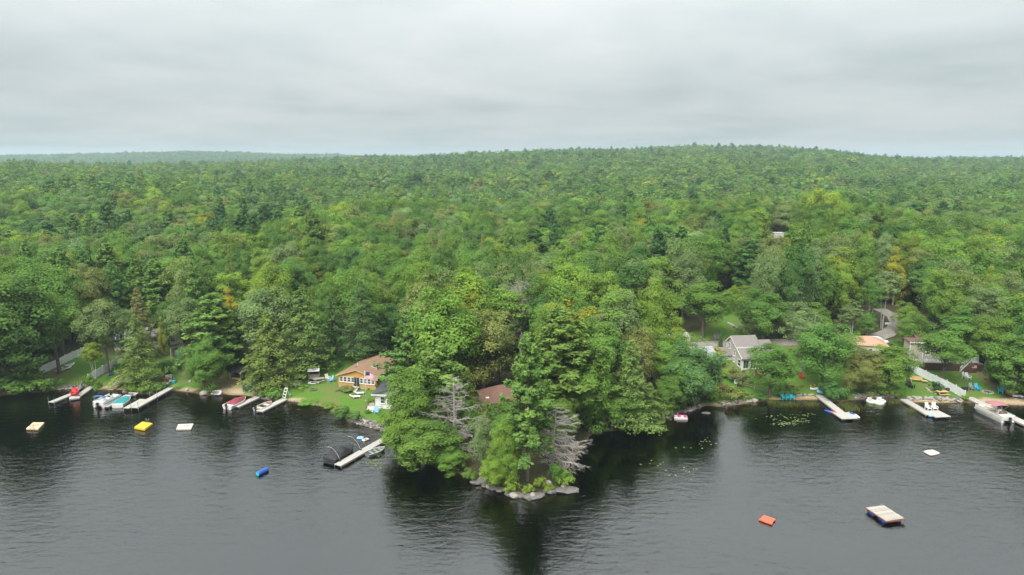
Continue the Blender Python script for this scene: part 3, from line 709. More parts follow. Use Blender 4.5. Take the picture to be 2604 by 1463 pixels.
vis = [i for i in range(n) if abs(fp[i, 0]) < .76*fp[i, 1]+3][:NIND]
count = {}
for i in vis:
    x, y = fp[i]; j = min(range(len(LAND)), key=lambda q: abs(LAND[q][1][0]/LAND[q][1][1]-x/y)); ld = LAND[j]
    key = (cols[i], int(kind[i]), j); c_ = count.get(key, 0); count[key] = c_+1
    plant(KN[int(kind[i])], x, y, float(Hs[i]), float(Ws[i]), cols[i], f'{CW[cols[i]]} {KW[int(kind[i])]}, {ORD[min(c_, 19)]} of its colour behind {ld[0]}', group='forest trees behind the shore')
rest = np.array(sorted(set(range(n))-set(vis)))
# the rest of the wood: one mass of crowns
LOD = [('oak', broadleaf(101, nclump=34, nleaf=26, size=.78)[0]), ('oak', broadleaf(102, nclump=34, nleaf=26, size=.78, shape=.4)[0]), ('oak', broadleaf(103, nclump=30, nleaf=28, size=.8, low=.1)[0]),
       ('pine', pine(104, nwh=15, tuft=6, size=.8)[0]), ('pine', pine(105, nwh=13, tuft=7, size=.8)[0]), ('hemlock', hemlock(106, nwh=18, tuft=8, size=.75)[0])]
NEARV = [('oak', KINDS['oak'][0][0][0]), ('oak', KINDS['oak'][0][1][0]), ('oak', KINDS['oak'][0][2][0]), ('pine', KINDS['pine'][0][0][0]), ('pine', KINDS['pine'][0][2][0]), ('hemlock', KINDS['hemlock'][0][0][0])]
PROTO = NEARV+LOD
pid = np.where(kind[rest] == 1, 3+rt.integers(0, 2, len(rest)), np.where(kind[rest] == 2, 5, rt.integers(0, 3, len(rest))))
pid = np.where(fp[rest, 1] > 330, pid+6, pid)
fz = hgt(fp[rest, 0], fp[rest, 1])
fme = bpy.data.meshes.new('forest'); fme.vertices.add(len(rest)); fme.vertices.foreach_set('co', np.column_stack([fp[rest], fz-.1]).astype(np.float32).ravel()); fme.update()
pext = [extent(m_) for _, m_ in PROTO]
sc_ = np.array([[Ws[i]/pext[p_][1]]*2+[Hs[i]/pext[p_][0]] for i, p_ in zip(rest, pid)])
attr(fme, 'pid', pid, 'INT'); attr(fme, 'scl', sc_, 'FLOAT_VECTOR'); attr(fme, 'rot', np.column_stack([np.zeros((len(rest), 2)), rt.uniform(0, 6.28, len(rest))]), 'FLOAT_VECTOR')
attr(fme, 'tint', np.array([tint_of(cols[i], rt, .14)+[1.] for i in rest]), 'FLOAT_COLOR')
forest = link(bpy.data.objects.new('forest', fme)); tag(forest, 'dense wood of mixed broadleaf and pine covering the low hills', 'forest', kind='stuff')
gn = bpy.data.node_groups.new('forest_crowns', 'GeometryNodeTree'); gn.is_modifier = True
gn.interface.new_socket('Geometry', in_out='INPUT', socket_type='NodeSocketGeometry'); gn.interface.new_socket('Geometry', in_out='OUTPUT', socket_type='NodeSocketGeometry')
gi = gn.nodes.new('NodeGroupInput'); go = gn.nodes.new('NodeGroupOutput'); join = gn.nodes.new('GeometryNodeJoinGeometry')
def named(nm, typ):
    q = gn.nodes.new('GeometryNodeInputNamedAttribute'); q.data_type = typ; q.inputs[0].default_value = nm; return q.outputs[0]
a_pid = named('pid', 'INT'); a_scl = named('scl', 'FLOAT_VECTOR'); a_rot = named('rot', 'FLOAT_VECTOR')
e2r = gn.nodes.new('FunctionNodeEulerToRotation'); gn.links.new(a_rot, e2r.inputs[0])
for k, (kn_, me) in enumerate(PROTO):
    po = bpy.data.objects.new('crown_pattern', me)          # not linked to the scene: only its mesh is used
    oi = gn.nodes.new('GeometryNodeObjectInfo'); oi.inputs[0].default_value = po; oi.inputs['As Instance'].default_value = True
    cmp_ = gn.nodes.new('FunctionNodeCompare'); cmp_.data_type = 'INT'; cmp_.operation = 'EQUAL'
    gn.links.new(a_pid, cmp_.inputs[2]); cmp_.inputs[3].default_value = k
    ip = gn.nodes.new('GeometryNodeInstanceOnPoints'); gn.links.new(gi.outputs[0], ip.inputs['Points']); gn.links.new(cmp_.outputs[0], ip.inputs['Selection'])
    gn.links.new(oi.outputs['Geometry'], ip.inputs['Instance']); gn.links.new(e2r.outputs[0], ip.inputs['Rotation']); gn.links.new(a_scl, ip.inputs['Scale']); gn.links.new(ip.outputs[0], join.inputs[0])
gn.links.new(join.outputs[0], go.inputs[0])
md = forest.modifiers.new('crowns', 'NODES'); md.node_group = gn
print('TREES individual', len(TREES), 'forest', len(rest), 'n', n)

# ------------------------------------------------------------------ air
hz, t, o = new_mat('haze')
pv = N(t, 'ShaderNodeVolumePrincipled', Density=.0002, Anisotropy=.2); pv.inputs['Color'].default_value = (.70, .88, .96, 1); L(t, pv.outputs[0], o.inputs['Volume'])
hv = np.array([(x, y, z) for z in (-8, 92) for y in (-3300, 5600) for x in (-4300, 4300)], float)
hm = mesh_np('haze', hv, [[0, 2, 3, 1], [4, 5, 7, 6], [0, 1, 5, 4], [2, 6, 7, 3], [0, 4, 6, 2], [1, 3, 7, 5]]); hm.materials.append(hz)
tag(link(bpy.data.objects.new('haze', hm)), kind='stuff')
# ------------------------------------------------------------------ building blocks
class MB:
    """collects simple solids; build() links them as one mesh object"""
    def __init__(s): s.v = []; s.f = []
    def add(s, v, f):
        b = len(s.v); s.v += [tuple(float(c) for c in p) for p in v]; s.f += [tuple(i+b for i in q) for q in f]; return s
    def box(s, c, d, rz=0, taper=1.0, rx=0, ry=0):
        x, y, z = d[0]/2, d[1]/2, d[2]/2; k = taper
        pts = [(-x, -y, -z), (x, -y, -z), (x, y, -z), (-x, y, -z), (-x*k, -y*k, z), (x*k, -y*k, z), (x*k, y*k, z), (-x*k, y*k, z)]
        e = Vector((0, 0, 0)); from mathutils import Euler
        m = Euler((rx, ry, rz)).to_matrix(); pts = [m @ Vector(p)+Vector(c) for p in pts]
        return s.add(pts, [(0, 3, 2, 1), (4, 5, 6, 7), (0, 1, 5, 4), (1, 2, 6, 5), (2, 3, 7, 6), (3, 0, 4, 7)])
    def tube(s, pts, r, n=8, cap=True):
        pts = np.asarray(pts, float); k = len(pts); rad = np.ones(k)*np.asarray(r, float)
        d = unit(np.gradient(pts, axis=0)); ref = np.where(np.abs(d[:, 2:3]) > .9, np.array([[1., 0, 0]]), np.array([[0, 0, 1.]]))
        u = unit(np.cross(d, ref)); w = np.cross(d, u); an = np.arange(n)*2*math.pi/n
        v = (pts[:, None, :]+(u[:, None, :]*np.cos(an)[None, :, None]+w[:, None, :]*np.sin(an)[None, :, None])*rad[:, None, None]).reshape(-1, 3)
        f = [(i*n+j, i*n+(j+1) % n, (i+1)*n+(j+1) % n, (i+1)*n+j) for i in range(k-1) for j in range(n)]
        if cap: f += [tuple(range(n))[::-1], tuple((k-1)*n+j for j in range(n))]
        return s.add(v, f)
    def prism(s, poly, z0, z1):
        n = len(poly); v = [(p[0], p[1], z0) for p in poly]+[(p[0], p[1], z1) for p in poly]
        return s.add(v, [tuple(range(n))[::-1], tuple(range(n, 2*n))]+[(i, (i+1) % n, n+(i+1) % n, n+i) for i in range(n)])
    def loft(s, secs, cap=True, closed=False):
        """sections with the same number of points, joined in order"""
        n = len(secs[0]); v = [p for q in secs for p in q]; m = n if closed else n-1
        f = [(i*n+j, i*n+(j+1) % n, (i+1)*n+(j+1) % n, (i+1)*n+j) for i in range(len(secs)-1) for j in range(m)]
        if cap: f += [tuple(range(n))[::-1], tuple((len(secs)-1)*n+j for j in range(n))]
        return s.add(v, f)
    def slab(s, quad, th):
        """a thin plate: four corners, pushed down by th"""
        q = [np.array(p, float) for p in quad]; w = [p-np.array([0, 0, th]) for p in q]
        return s.add(q+w, [(0, 1, 2, 3), (7, 6, 5, 4), (0, 4, 5, 1), (1, 5, 6, 2), (2, 6, 7, 3), (3, 7, 4, 0)])
    def mesh(s, name):
        me = bpy.data.meshes.new(name); me.from_pydata(s.v, [], s.f); me.update(); return me
    def build(s, name, mat, parent=None, bevel=0, smooth=False):
        me = s.mesh(name); me.materials.append(mat); o = link(bpy.data.objects.new(name, me), parent)
        if smooth: me.polygons.foreach_set('use_smooth', [True]*len(me.polygons))
        if bevel:
            m = o.modifiers.new('bevel', 'BEVEL'); m.width = bevel; m.segments = 2; m.limit_method = 'ANGLE'
        return o
def thing(name, label, cat, loc=(0, 0, 0), rz=0, group=None):
    o = link(bpy.data.objects.new(name, None)); o.empty_display_size = .3; o.location = loc; o.rotation_euler = (0, 0, rz); return tag(o, label, cat, group)
def reuse(me, name, parent, mat):
    o = link(bpy.data.objects.new(name, me), parent)
    if not me.materials: me.materials.append(mat)
    o.material_slots[0].link = 'OBJECT'; o.material_slots[0].material = mat; return o
def az(a, b): return math.atan2(b[1]-a[1], b[0]-a[0])
M = dict(
 white=plain('white_vinyl', (.66, .66, .645), .45, var=.06), paint=plain('white_paint', (.64, .63, .60), .6, var=.10), gel=plain('white_gelcoat', (.62, .61, .585), .25, var=.05),
 wood=striped('weathered_deck', (.40, .375, .34), (.16, .14, .12), 2.2, 'X'), woody=striped('weathered_deck_across', (.40, .375, .34), (.16, .14, .12), 2.2, 'Y'),
 newwood=plain('new_lumber', (.50, .33, .15), .75, var=.2, scale=8), oldwood=plain('grey_lumber', (.30, .265, .225), .85, var=.25, scale=8), brownwood=striped('brown_boards', (.075, .036, .026), (.03, .015, .012), 3.2, 'X'),
 metal=plain('galvanised', (.42, .43, .43), .35, .8, var=.2), alu=plain('aluminium', (.50, .52, .53), .35, .7, var=.12), black=plain('black_plastic', (.016, .016, .018), .4, var=.3), dark=plain('dark_canvas', (.017, .018, .021), .75, var=.35, scale=3, bump=.03),
 glass=plain('window_glass', (.030, .038, .042), .06, var=.3, scale=1.5, spec=.8), teal=plain('teal_canvas', (.010, .215, .215), .7, var=.12, scale=2, bump=.02), maroon=plain('maroon_canvas', (.21, .028, .045), .75, var=.18, scale=2.5, bump=.03), maroon2=plain('faded_maroon_canvas', (.33, .13, .15), .75, var=.12),
 blue=plain('blue_plastic', (.010, .085, .38), .35, var=.15), navy=plain('navy_canvas', (.03, .09, .30), .7, var=.1), sky=plain('pale_blue_plastic', (.22, .45, .68), .5, var=.12), cyan=plain('cyan_plastic', (.02, .42, .50), .45, var=.12), aqua=plain('aqua_plastic', (.03, .36, .52), .45, var=.1),
 green=plain('green_plastic', (.018, .11, .085), .5, var=.15), tealshed=plain('teal_paint', (.01, .14, .13), .6), red=plain('red_plastic', (.52, .028, .03), .4, var=.12), orange=plain('orange_vinyl', (.62, .105, .045), .35, var=.12), yellow=plain('yellow_plastic', (.60, .42, .02), .45, var=.1), lime=plain('lime_plastic', (.33, .52, .03), .45), pink=plain('pink_plastic', (.50, .05, .14), .4),
 tanraft=plain('tan_deck', (.56, .42, .25), .75, var=.12), cream=plain('cream_plastic', (.54, .50, .43), .5, var=.1), beigeseat=plain('beige_vinyl', (.58, .50, .40), .5, var=.12), brownseat=plain('brown_vinyl', (.22, .13, .08), .5),
 tan=striped('tan_clapboard', (.50, .265, .075), (.30, .15, .045), 1.9, 'Z', sharp=.16), roofb=striped('brown_shingles', (.26, .155, .092), (.15, .09, .058), 1.1, 'Y', dist=2.5, sharp=.3), roofg=striped('grey_shingles', (.185, .165, .150), (.12, .105, .095), 1.1, 'Y', dist=2.5, sharp=.3), roofd=striped('dark_shingles', (.065, .070, .080), (.04, .043, .05), 1.1, 'Y', dist=2.5, sharp=.3),
 roofs=striped('salmon_shingles', (.43, .235, .155), (.30, .16, .105), 1.1, 'Y', dist=2.5, sharp=.3), roofm=plain('maroon_metal_roof', (.15, .075, .075), .5), roofp=plain('pale_roof', (.27, .275, .28), .7, var=.12), roofr=striped('rust_brown_shingles', (.165, .085, .060), (.10, .052, .04), 1.1, 'Y', dist=2.5, sharp=.3),
 shingle=striped('grey_clapboard', (.46, .435, .385), (.30, .28, .25), 1.9, 'Z', sharp=.16), beige=striped('beige_siding', (.41, .365, .30), (.27, .24, .20), 1.9, 'Z', sharp=.16), whites=striped('white_siding', (.72, .69, .65), (.50, .47, .45), 1.9, 'Z', sharp=.16),
 conc=plain('concrete', (.36, .34, .31), .9, var=.2), brick=plain('chimney_stone', (.36, .31, .27), .9, var=.3, scale=9), rock=plain('granite', (.125, .115, .105), .9, var=.42, scale=2.6, bump=.12), rockp=plain('pale_stone', (.29, .255, .22), .9, var=.3, scale=3.5, bump=.06),
 gravel=plain('gravel', (.215, .195, .17), .95, var=.28, scale=1.3, bump=.03), tyre=plain('tyre', (.02, .02, .02), .9), carw=plain('car_paint', (.70, .72, .74), .2, var=.04), whip=plain('fibreglass', (.62, .60, .56), .4), purple=plain('purple_plastic', (.14, .02, .25), .45), wood_red=plain('red_stained_wood', (.23, .065, .045), .8, var=.25), pad=plain('lily_pad', (.105, .145, .038), .5, var=.3, scale=.6),
)
# ------------------------------------------------------------------ road
def ribbon(c, w, dz, name, mat):
    t_ = np.gradient(c, axis=0); t_ = t_/np.linalg.norm(t_, axis=1)[:, None]; n_ = np.stack([-t_[:, 1], t_[:, 0]], 1)
    cols_ = np.linspace(-w, w, 7); v = []
    for a, b in zip(c, n_):
        for q in cols_: x, y = a+b*q; v.append((x, y, G(x, y)+dz-.05*(abs(q) > w*.95)))
    k = len(c); f = [[i*7+j, i*7+j+1, (i+1)*7+j+1, (i+1)*7+j] for i in range(k-1) for j in range(6)]
    me = mesh_np(name, np.array(v), f, True); me.materials.append(mat); return tag(link(bpy.data.objects.new(name, me)), kind='structure')
s_ = np.concatenate([[0], np.cumsum(np.hypot(*np.diff(ROADC, axis=0).T))]); q_ = np.arange(0, s_[-1], .6)
ribbon(np.column_stack([np.interp(q_, s_, ROADC[:, 0]), np.interp(q_, s_, ROADC[:, 1])]), 1.65, .09, 'gravel_road', M['gravel'])

# ------------------------------------------------------------------ docks, rafts, boats
def dock(label, root, end, width=1.2, z=.42, sec=3.0, posts=.0, mat='wood', float_=False, zroot=None):
    """root and end as seen in the photograph, at deck height; planks across, pipe legs at each joint"""
    a = np.array(at_z(*root, z)); b = np.array(at_z(*end, z)); ln = np.hypot(*(b-a)); t = thing('dock', label, 'dock', (a[0], a[1], 0), az(a, b))
    n = max(1, round(ln/sec)); l = ln/n
    for i in range(n):
        o = MB().box((0, 0, 0), (l-.03, width, .09)).build('deck_section', M[mat], t); o.location = ((i+.5)*l, 0, z-.045)
        for sgn in (-1, 1): MB().box((0, 0, 0), (l-.03, .05, .16)).build('side_beam', M['oldwood'], o).location = (0, sgn*(width/2-.03), -.125)
    for i in range(1, n+1):
        for sgn in (-1, 1):
            x = i*l-.12; zb = -1.6
            if float_ and i < n: MB().box((x-l*.4, sgn*.3, .12), (l*.7, .5, .36)).build('float', M['black'], t); continue
            MB().tube([(x, sgn*(width/2+.05), zb), (x, sgn*(width/2+.05), z+(posts if i % 2 == 0 or i == n else .06))], .035, 6).build('leg', M['metal'], t)
    return t, a, b
def raft_quad(name, label, corners, z, mat, th=.22, boards=0, group=None):
    q = np.array([at_z(*c, z) for c in corners]); c = q.mean(0); t = thing(name, label, 'raft', (c[0], c[1], 0), 0); q = q-c
    return t, q
def hull_secs(L, B, H, n=9, blunt=.5, flare=.12, draft=.18, sheer=.12):
    secs = []
    for i in range(n):
        u = i/(n-1); w = B/2*(1-max(0, (u-blunt)/(1-blunt))**2.2*.96)*(.94+.06*min(1, u*3)); zt = H+sheer*u**2; k = max(0, (u-.75)/.25)
        zb = -draft*(1-k**1.5)+k**1.5*H*.35
        secs.append([(u*L, -w, zt), (u*L, -w*(1-flare), zb+(zt-zb)*.35), (u*L, -w*.55, zb+.03), (u*L, 0, zb), (u*L, w*.55, zb+.03), (u*L, w*(1-flare), zb+(zt-zb)*.35), (u*L, w, zt)])
    return secs
def deck_of(secs, dz=0, inset=.0, x0=0, x1=1):
    """flat lid over hull sections"""
    n = len(secs); L_ = []
    for i, s in enumerate(secs):
        u = i/(n-1)
        if u < x0-1e-6 or u > x1+1e-6: continue
        w = s[-1][1]-inset; L_.append([(s[0][0], -max(w, .01), s[0][2]+dz), (s[0][0], max(w, .01), s[0][2]+dz)])
    return L_
def outboard(t, x, y, z, mat=None):
    m = MB().box((x-.22, y, z+.38), (.42, .30, .36), taper=.8).build('outboard_motor', M['black'] if mat is None else mat, t, bevel=.05)
    MB().box((x-.20, y, z-.1), (.2, .12, .66)).build('motor_leg', M['black'], m); return m
def motorboat(label, stern, bow, beam, cover=None, z=.0, H=.62, group=None, hullm='gel', ridge=.28, cov=(0.03, .93), motor=True, len_=None, rails=True):
    a = np.array(at_z(*stern, .5)); b = np.array(at_z(*bow, .5)); Ln = np.hypot(*(b-a)) if len_ is None else len_
    t = thing('motorboat', label, 'boat', (a[0], a[1], z), az(a, b), group)
    secs = hull_secs(Ln, beam, H); h = MB().loft(secs).build('hull', M[hullm], t, smooth=False)
    for k in (0, -1): MB().tube([(s[k][0], s[k][1]+(.02 if k else -.02), s[k][2]) for s in secs], .04, 6).build('rub_rail', M['gel' if rails else 'black'], t)
    if cover:
        n = 14; cs = []
        for i in range(n):
            u = cov[0]+(cov[1]-cov[0])*i/(n-1); w = np.interp(u*Ln, [s[0][0] for s in secs], [s[-1][1] for s in secs]); zt = np.interp(u*Ln, [s[0][0] for s in secs], [s[0][2] for s in secs]); k = i/(n-1)
            pk = ridge*(math.sin(min(1, k*1.35)*math.pi)**.8+.2*math.exp(-((k-.55)/.1)**2))
            cs.append([(u*Ln, -w*.97, zt-.05), (u*Ln, -w*.93, zt+.04), (u*Ln, -w*.5, zt+.05+pk*.72), (u*Ln, 0, zt+.06+pk), (u*Ln, w*.5, zt+.05+pk*.72), (u*Ln, w*.93, zt+.04), (u*Ln, w*.97, zt-.05)])
        MB().loft(cs).build('boat_cover', M[cover], t, smooth=True)
        MB().loft(deck_of(secs, -.02, .03), cap=False).build('deck', M['gel' if rails else 'dark'], t)
    if motor: outboard(t, 0, 0, .45)
    return t, Ln, secs
def pontoon(label, stern, bow, beam=2.4, accent='navy', canopy='navy', seats=('white', 'white'), canopy_at=.2, raised=True, fence='white'):
    a = np.array(at_z(*stern, .6)); b = np.array(at_z(*bow, .6)); Ln = np.hypot(*(b-a)); t = thing('pontoon_boat', label, 'boat', (a[0], a[1], 0), az(a, b))
    for sgn in (-1, 1): MB().tube([(0, sgn*beam*.36, .12), (.1, sgn*beam*.36, .12), (Ln*.86, sgn*beam*.36, .12), (Ln*.97, sgn*beam*.36, .22), (Ln, sgn*beam*.36, .3)], [.2, .29, .29, .2, .06], 10).build('pontoon', M['alu'], t, smooth=True)
    MB().box((Ln*.5, 0, .47), (Ln*.98, beam, .10)).build('deck', M['cream'], t)
    for sgn in (-1, 1):
        o = MB().box((Ln*.5, sgn*(beam/2-.03), .86), (Ln*.92, .04, .52)).build('fence_panel', M[fence], t)
        MB().box((Ln*.5, sgn*(beam/2-.0), .80), (Ln*.92, .03, .09)).build('stripe', M[accent], o)
        MB().tube([(Ln*.04, sgn*(beam/2-.03), 1.16), (Ln*.96, sgn*(beam/2-.03), 1.16)], .022, 6).build('rail', M['alu'], t)
    MB().box((Ln*.965, 0, .86), (.04, beam*.5, .5)).build('gate', M[fence], t)
    def seat(x0, x1, y, w, back=True, m='gel'):
        o = MB().box(((x0+x1)/2, y, .70), (abs(x1-x0), w, .36)).build('bench_seat', M[m], t, bevel=.05)
        if back: MB().box(((x0+x1)/2, y+math.copysign(w*.42, y), 1.0), (abs(x1-x0), .14, .34)).build('backrest', M[m], o, bevel=.04)
    for sgn in (-1, 1): seat(Ln*.62, Ln*.93, sgn*beam*.34, .55, True, seats[0]); seat(Ln*.30, Ln*.50, sgn*beam*.34, .55, True, seats[1])
    MB().box((Ln*.10, 0, .82), (Ln*.18, beam*.82, .62)).build('sun_pad', M['gel'], t, bevel=.08)
    c = MB().box((Ln*.46, -beam*.2, .92), (.5, .6, .8)).build('helm_console', M['gel'], t, bevel=.05); MB().box((Ln*.47, -beam*.2, 1.42), (.05, .55, .25), ry=.4).build('windscreen', M['glass'], c)
    MB().box((Ln*.36, -beam*.2, .82), (.45, .5, .7)).build('helm_seat', M[seats[1]], t, bevel=.06)
    x0 = Ln*canopy_at; zc = 2.15 if raised else 1.75; cs = []
    w_ = Ln*.36 if raised else .5
    for i in range(7):
        u = i/6; cs.append([(x0-w_/2+u*w_, y*beam*.5, zc+.12*math.sin(u*math.pi)+.18*(1-(abs(y))**2)) for y in (-1, -.6, 0, .6, 1)])
    cs2 = [[(p[0], p[1], p[2]-.05) for p in s] for s in cs]
    MB().loft([a_+b_[::-1] for a_, b_ in zip(cs, cs2)], closed=True).build('canopy', M[canopy], t, smooth=True)
    for sgn in (-1, 1):
        for xx in (x0-w_/2, x0+w_/2): MB().tube([(x0, sgn*beam*.48, 1.1), (xx, sgn*beam*.49, zc)], .02, 6).build('canopy_pole', M['alu'], t)
    outboard(t, 0, 0, .5); return t
# far left: plank dock with gangway, and the chair dock beside it
t_, a_, b_ = dock('long narrow plank dock with tall pipes, farthest left on the shore', (184,1001), (129,1023), 1.05, posts=.75, sec=2.6)
def rail_pair(t, x0, x1, z0, z1, w, mat, h=.85):
    for s in (-1, 1): MB().tube([(x0, s*w/2, z0+.1), (x0, s*w/2, z0+h), (x1, s*w/2, z1+h), (x1, s*w/2, z1+.1)], .03, 6).build('handrail', M[mat], t)
g0 = np.array(at_z(184,1001,.45)); g1 = P(207,985); L_ = np.hypot(*(g1[:2]-g0)); tg_ = thing('gangway', 'sloping metal gangway with two handrails up to the stony bank', 'gangway', (g0[0], g0[1], 0), az(g0, g1))
MB().slab([(0, -.5, .45), (L_, -.5, g1[2]+.35), (L_, .5, g1[2]+.35), (0, .5, .45)], .08).build('ramp_deck', M['alu'], tg_); rail_pair(tg_, .1, L_-.1, .45, g1[2]+.35, 1.0, 'metal')
tt_ = thing('towel', 'blue and pink beach towel hung over the gangway rail', 'towel', (*(g0+(g1[:2]-g0)*.72), 1.0), az(g0, g1)); MB().box((0, -.53, .0), (.45, .05, .55)).build('blue_half', M['navy'], tt_); MB().box((0, -.53, .42), (.45, .06, .28)).build('pink_half', plain('towel_pink', (.6, .3, .35), .9), tt_)
dock('plank dock with red chairs on its end, curving up to the birch clump', (235,982), (196,1008), 1.0, sec=2.4)
t_, a_, b_ = dock('short wide platform at the end of the red chair dock', (204,1008), (176,1012), 1.5, sec=2.2)
# pontoon boat, teal covered boat and the dock between
pontoon('white pontoon boat with blue folded canopy, moored bow to shore on the left', (250,1030), (296,1009), 2.3, 'navy', 'navy', ('white', 'white'), .14, False)
dock('weathered dock between the white pontoon boat and the teal covered boat', (334,1001), (266,1034), 1.25, sec=2.7)
dock('short cross dock at the shore behind the teal covered boat', (324,1001), (350,1001), 1.1, sec=2.0)
motorboat('white speedboat under a teal cover', (298,1030), (326,1009), 2.0, 'teal', H=.6, ridge=.12, cov=(.10, .90), motor=False)
t_, a_, b_ = dock('longest plank dock on the left, doubled in width at its outer end', (434,986), (341,1037), 1.15, posts=1.0, sec=2.5, z=.62)
MB().box((8.0, -1.15, .58), (4.2, 1.05, .09)).build('side_platform', M['wood'], t_)
for x_ in (6.0, 8.0, 10.0): MB().tube([(x_, -1.7, -1.6), (x_, -1.7, 1.3 if x_ > 9 else .7)], .035, 6).build('leg', M['metal'], t_)
# maroon covered boat and dock, aluminium boat and dock
motorboat('white speedboat under a maroon cover', (577,1034), (624,1012), 2.0, 'maroon', ridge=.45, cov=(.16, .97))
dock('short old plank dock beside the maroon covered boat', (655,1009), (600,1034), 1.2, z=.36, sec=2.4)
t_, Ln_, secs_ = motorboat('open aluminium fishing boat with red bow seat', (652,1040), (690,1022), 1.6, None, hullm='alu', H=.5)
MB().loft(deck_of(secs_, -.32, .12), cap=False).build('floor', M['alu'], t_)
for x_, m_ in ((.22, 'beigeseat'), (.45, 'black'), (.66, 'beigeseat'), (.84, 'red')): MB().box((Ln_*x_, 0, .40), (.35, 1.1-.5*(x_ > .7), .2)).build('bench', M[m_], t_)
t_, a_, b_ = dock('long plank dock beside the aluminium boat with a white ladder frame at its root', (724,1014), (659,1046), 1.2, sec=2.6)
r_ = np.array(at_z(728,1012,.4)); t_ = thing('ladder_frame', 'white A shaped boarding ladder frame at the root of the aluminium boat dock', 'ladder', (r_[0], r_[1], G(*r_)), 1.0)
for s_2 in (-1, 1): MB().tube([(-.7, s_2*.4, 0), (.2, s_2*.28, 2.0)], .05, 6).build('rail', M['paint'], t_)
for k in range(4): MB().box((-.5+.2*k, 0, .45+.44*k), (.16, .7, .05)).build('rung', M['paint'], t_)
MB().tube([(.75, 0, 0), (.2, 0, 2.0)], .05, 6).build('prop', M['paint'], t_)
# black covered boat, its dock, mooring whips
t_, Ln_, secs_ = motorboat('speedboat under a fitted black cover, moored left of the point', (836,1172), (898,1136), 2.3, 'dark', ridge=.62, cov=(.0, .985), hullm='dark', motor=False, H=.75, rails=False)
MB().box((-.1, 0, .30), (.5, 1.9, .08)).build('swim_platform', M['black'], t_, bevel=.03)
MB().loft([[(Ln_*x_, -w_, .78), (Ln_*x_, -w_*.85, .78+h_*.7), (Ln_*x_, 0, .78+h_), (Ln_*x_, w_*.85, .78+h_*.7), (Ln_*x_, w_, .78)] for x_, w_, h_ in ((.24, .95, .25), (.34, 1.0, .75), (.44, 1.02, .98), (.52, .98, .92), (.62, .9, .45), (.70, .8, .2))]).build('covered_tower', M['dark'], t_, smooth=True)
MB().box((Ln_*.06, -.15, .84), (.04, .75, .14)).build('maker_tag', M['paint'], t_)
t_, a_, b_ = dock('pale plank dock beside the black covered boat, running behind the overhanging tree', (985,1112), (858,1183), 1.15, sec=2.9, z=.40)
def whip(label, base, tip):
    a = np.array(at_z(*base, .5)); d = ray(*tip); u = 2.6; tz = 2.6
    b = np.array(at_z(*tip, tz)); t = thing('mooring_whip', label, 'mooring pole', (a[0], a[1], .4))
    k = np.linspace(0, 1, 8); v = np.array([b[0]-a[0], b[1]-a[1]])
    MB().tube([(v[0]*q**1.3, v[1]*q**1.3, (tz-.4)*math.sin(q*1.571)) for q in k], np.linspace(.026, .014, 8), 6).build('pole', M['whip'], t, smooth=True)
    MB().box((0, 0, .08), (.22, .22, .16)).build('base', M['black'], t)
whip('bent white mooring pole at the outer end of the black covered boat dock', (865,1171), (833,1137)); whip('bent white mooring pole at the middle of the black covered boat dock', (917,1143), (884,1110))
# rowboat half hidden under the tree
t_, Ln_, secs_ = motorboat('green aluminium rowboat tucked between the pale dock and the overhanging tree', (932,1152), (978,1137), 1.4, None, hullm='alu', H=.42, motor=False)
MB().loft(deck_of(secs_, -.25, .12), cap=False).build('floor', M['green'], t_)
for x_ in (.25, .5, .75): MB().box((Ln_*x_, 0, .34), (.25, 1.05, .05)).build('thwart', M['oldwood'], t_)
# floats and rafts
def flat_raft(label, corners, z, mat, th=.24, edge=None, holes=0, ladder=False, group=None):
    t, q = raft_quad('swim_raft', label, corners, z, mat)
    MB().prism(q, z-th, z).build('deck', M[mat], t, bevel=.04)
    if edge: MB().prism(q*.94, -.15, z-th-.01).build('float', M[edge], t)
    for i in range(holes):
        u = .25+.22*i; p = q[0]*(1-u)*.45+q[1]*u*.45+q[3]*(1-u)*.55+q[2]*u*.55
        MB().tube([(p[0], p[1], z+.004), (p[0], p[1], z+.012)], .16, 10).build('cup_hole', M['blue'] if mat == 'tanraft' else M['black'], t)
    if ladder:
        p = (q[0]+q[1])/2 if ladder == 1 else (q[2]+q[3])/2; d = (q[1]-q[0]); d = d/np.hypot(*d); o_ = p/np.hypot(*p)
        l_ = MB()
        for s in (-1, 1):
            e = p+d*s*.25; l_.tube([(e[0]-o_[0]*.3, e[1]-o_[1]*.3, z), (e[0]-o_[0]*.2, e[1]-o_[1]*.2, z+.55), (e[0]+o_[0]*.12, e[1]+o_[1]*.12, z+.55), (e[0]+o_[0]*.12, e[1]+o_[1]*.12, -.6)], .028, 6)
        l_.build('ladder', M['metal'], t)
    return t
flat_raft('tan swim raft with blue spots and a ladder, leftmost on the water', [(66,1090),(97,1091),(113,1074),(84,1074)], .32, 'tanraft', edge='black', holes=3, ladder=1)
flat_raft('bright yellow swim raft', [(341,1086),(368,1091),(388,1076),(362,1072)], .40, 'yellow', th=.34, ladder=2)
flat_raft('off white swim raft with dark cup holes', [(448,1091),(486,1090),(492,1077),(453,1079)], .30, 'cream', edge='tanraft', holes=3)
t_, q_2 = raft_quad('swim_raft', 'large plank swim raft on blue barrels at the lower right', [(2201.8,1290.8),(2246.8,1284.5),(2303.4,1320),(2254,1325.3)], .50, 'wood')
e1 = q_2[1]-q_2[0]; e2 = q_2[3]-q_2[0]; nb_ = 16
raftb = [plain('raft_board', tuple(np.array((.35, .315, .27))*k), .8, var=.15) for k in (.85, 1.05, .95, 1.12, .9)]
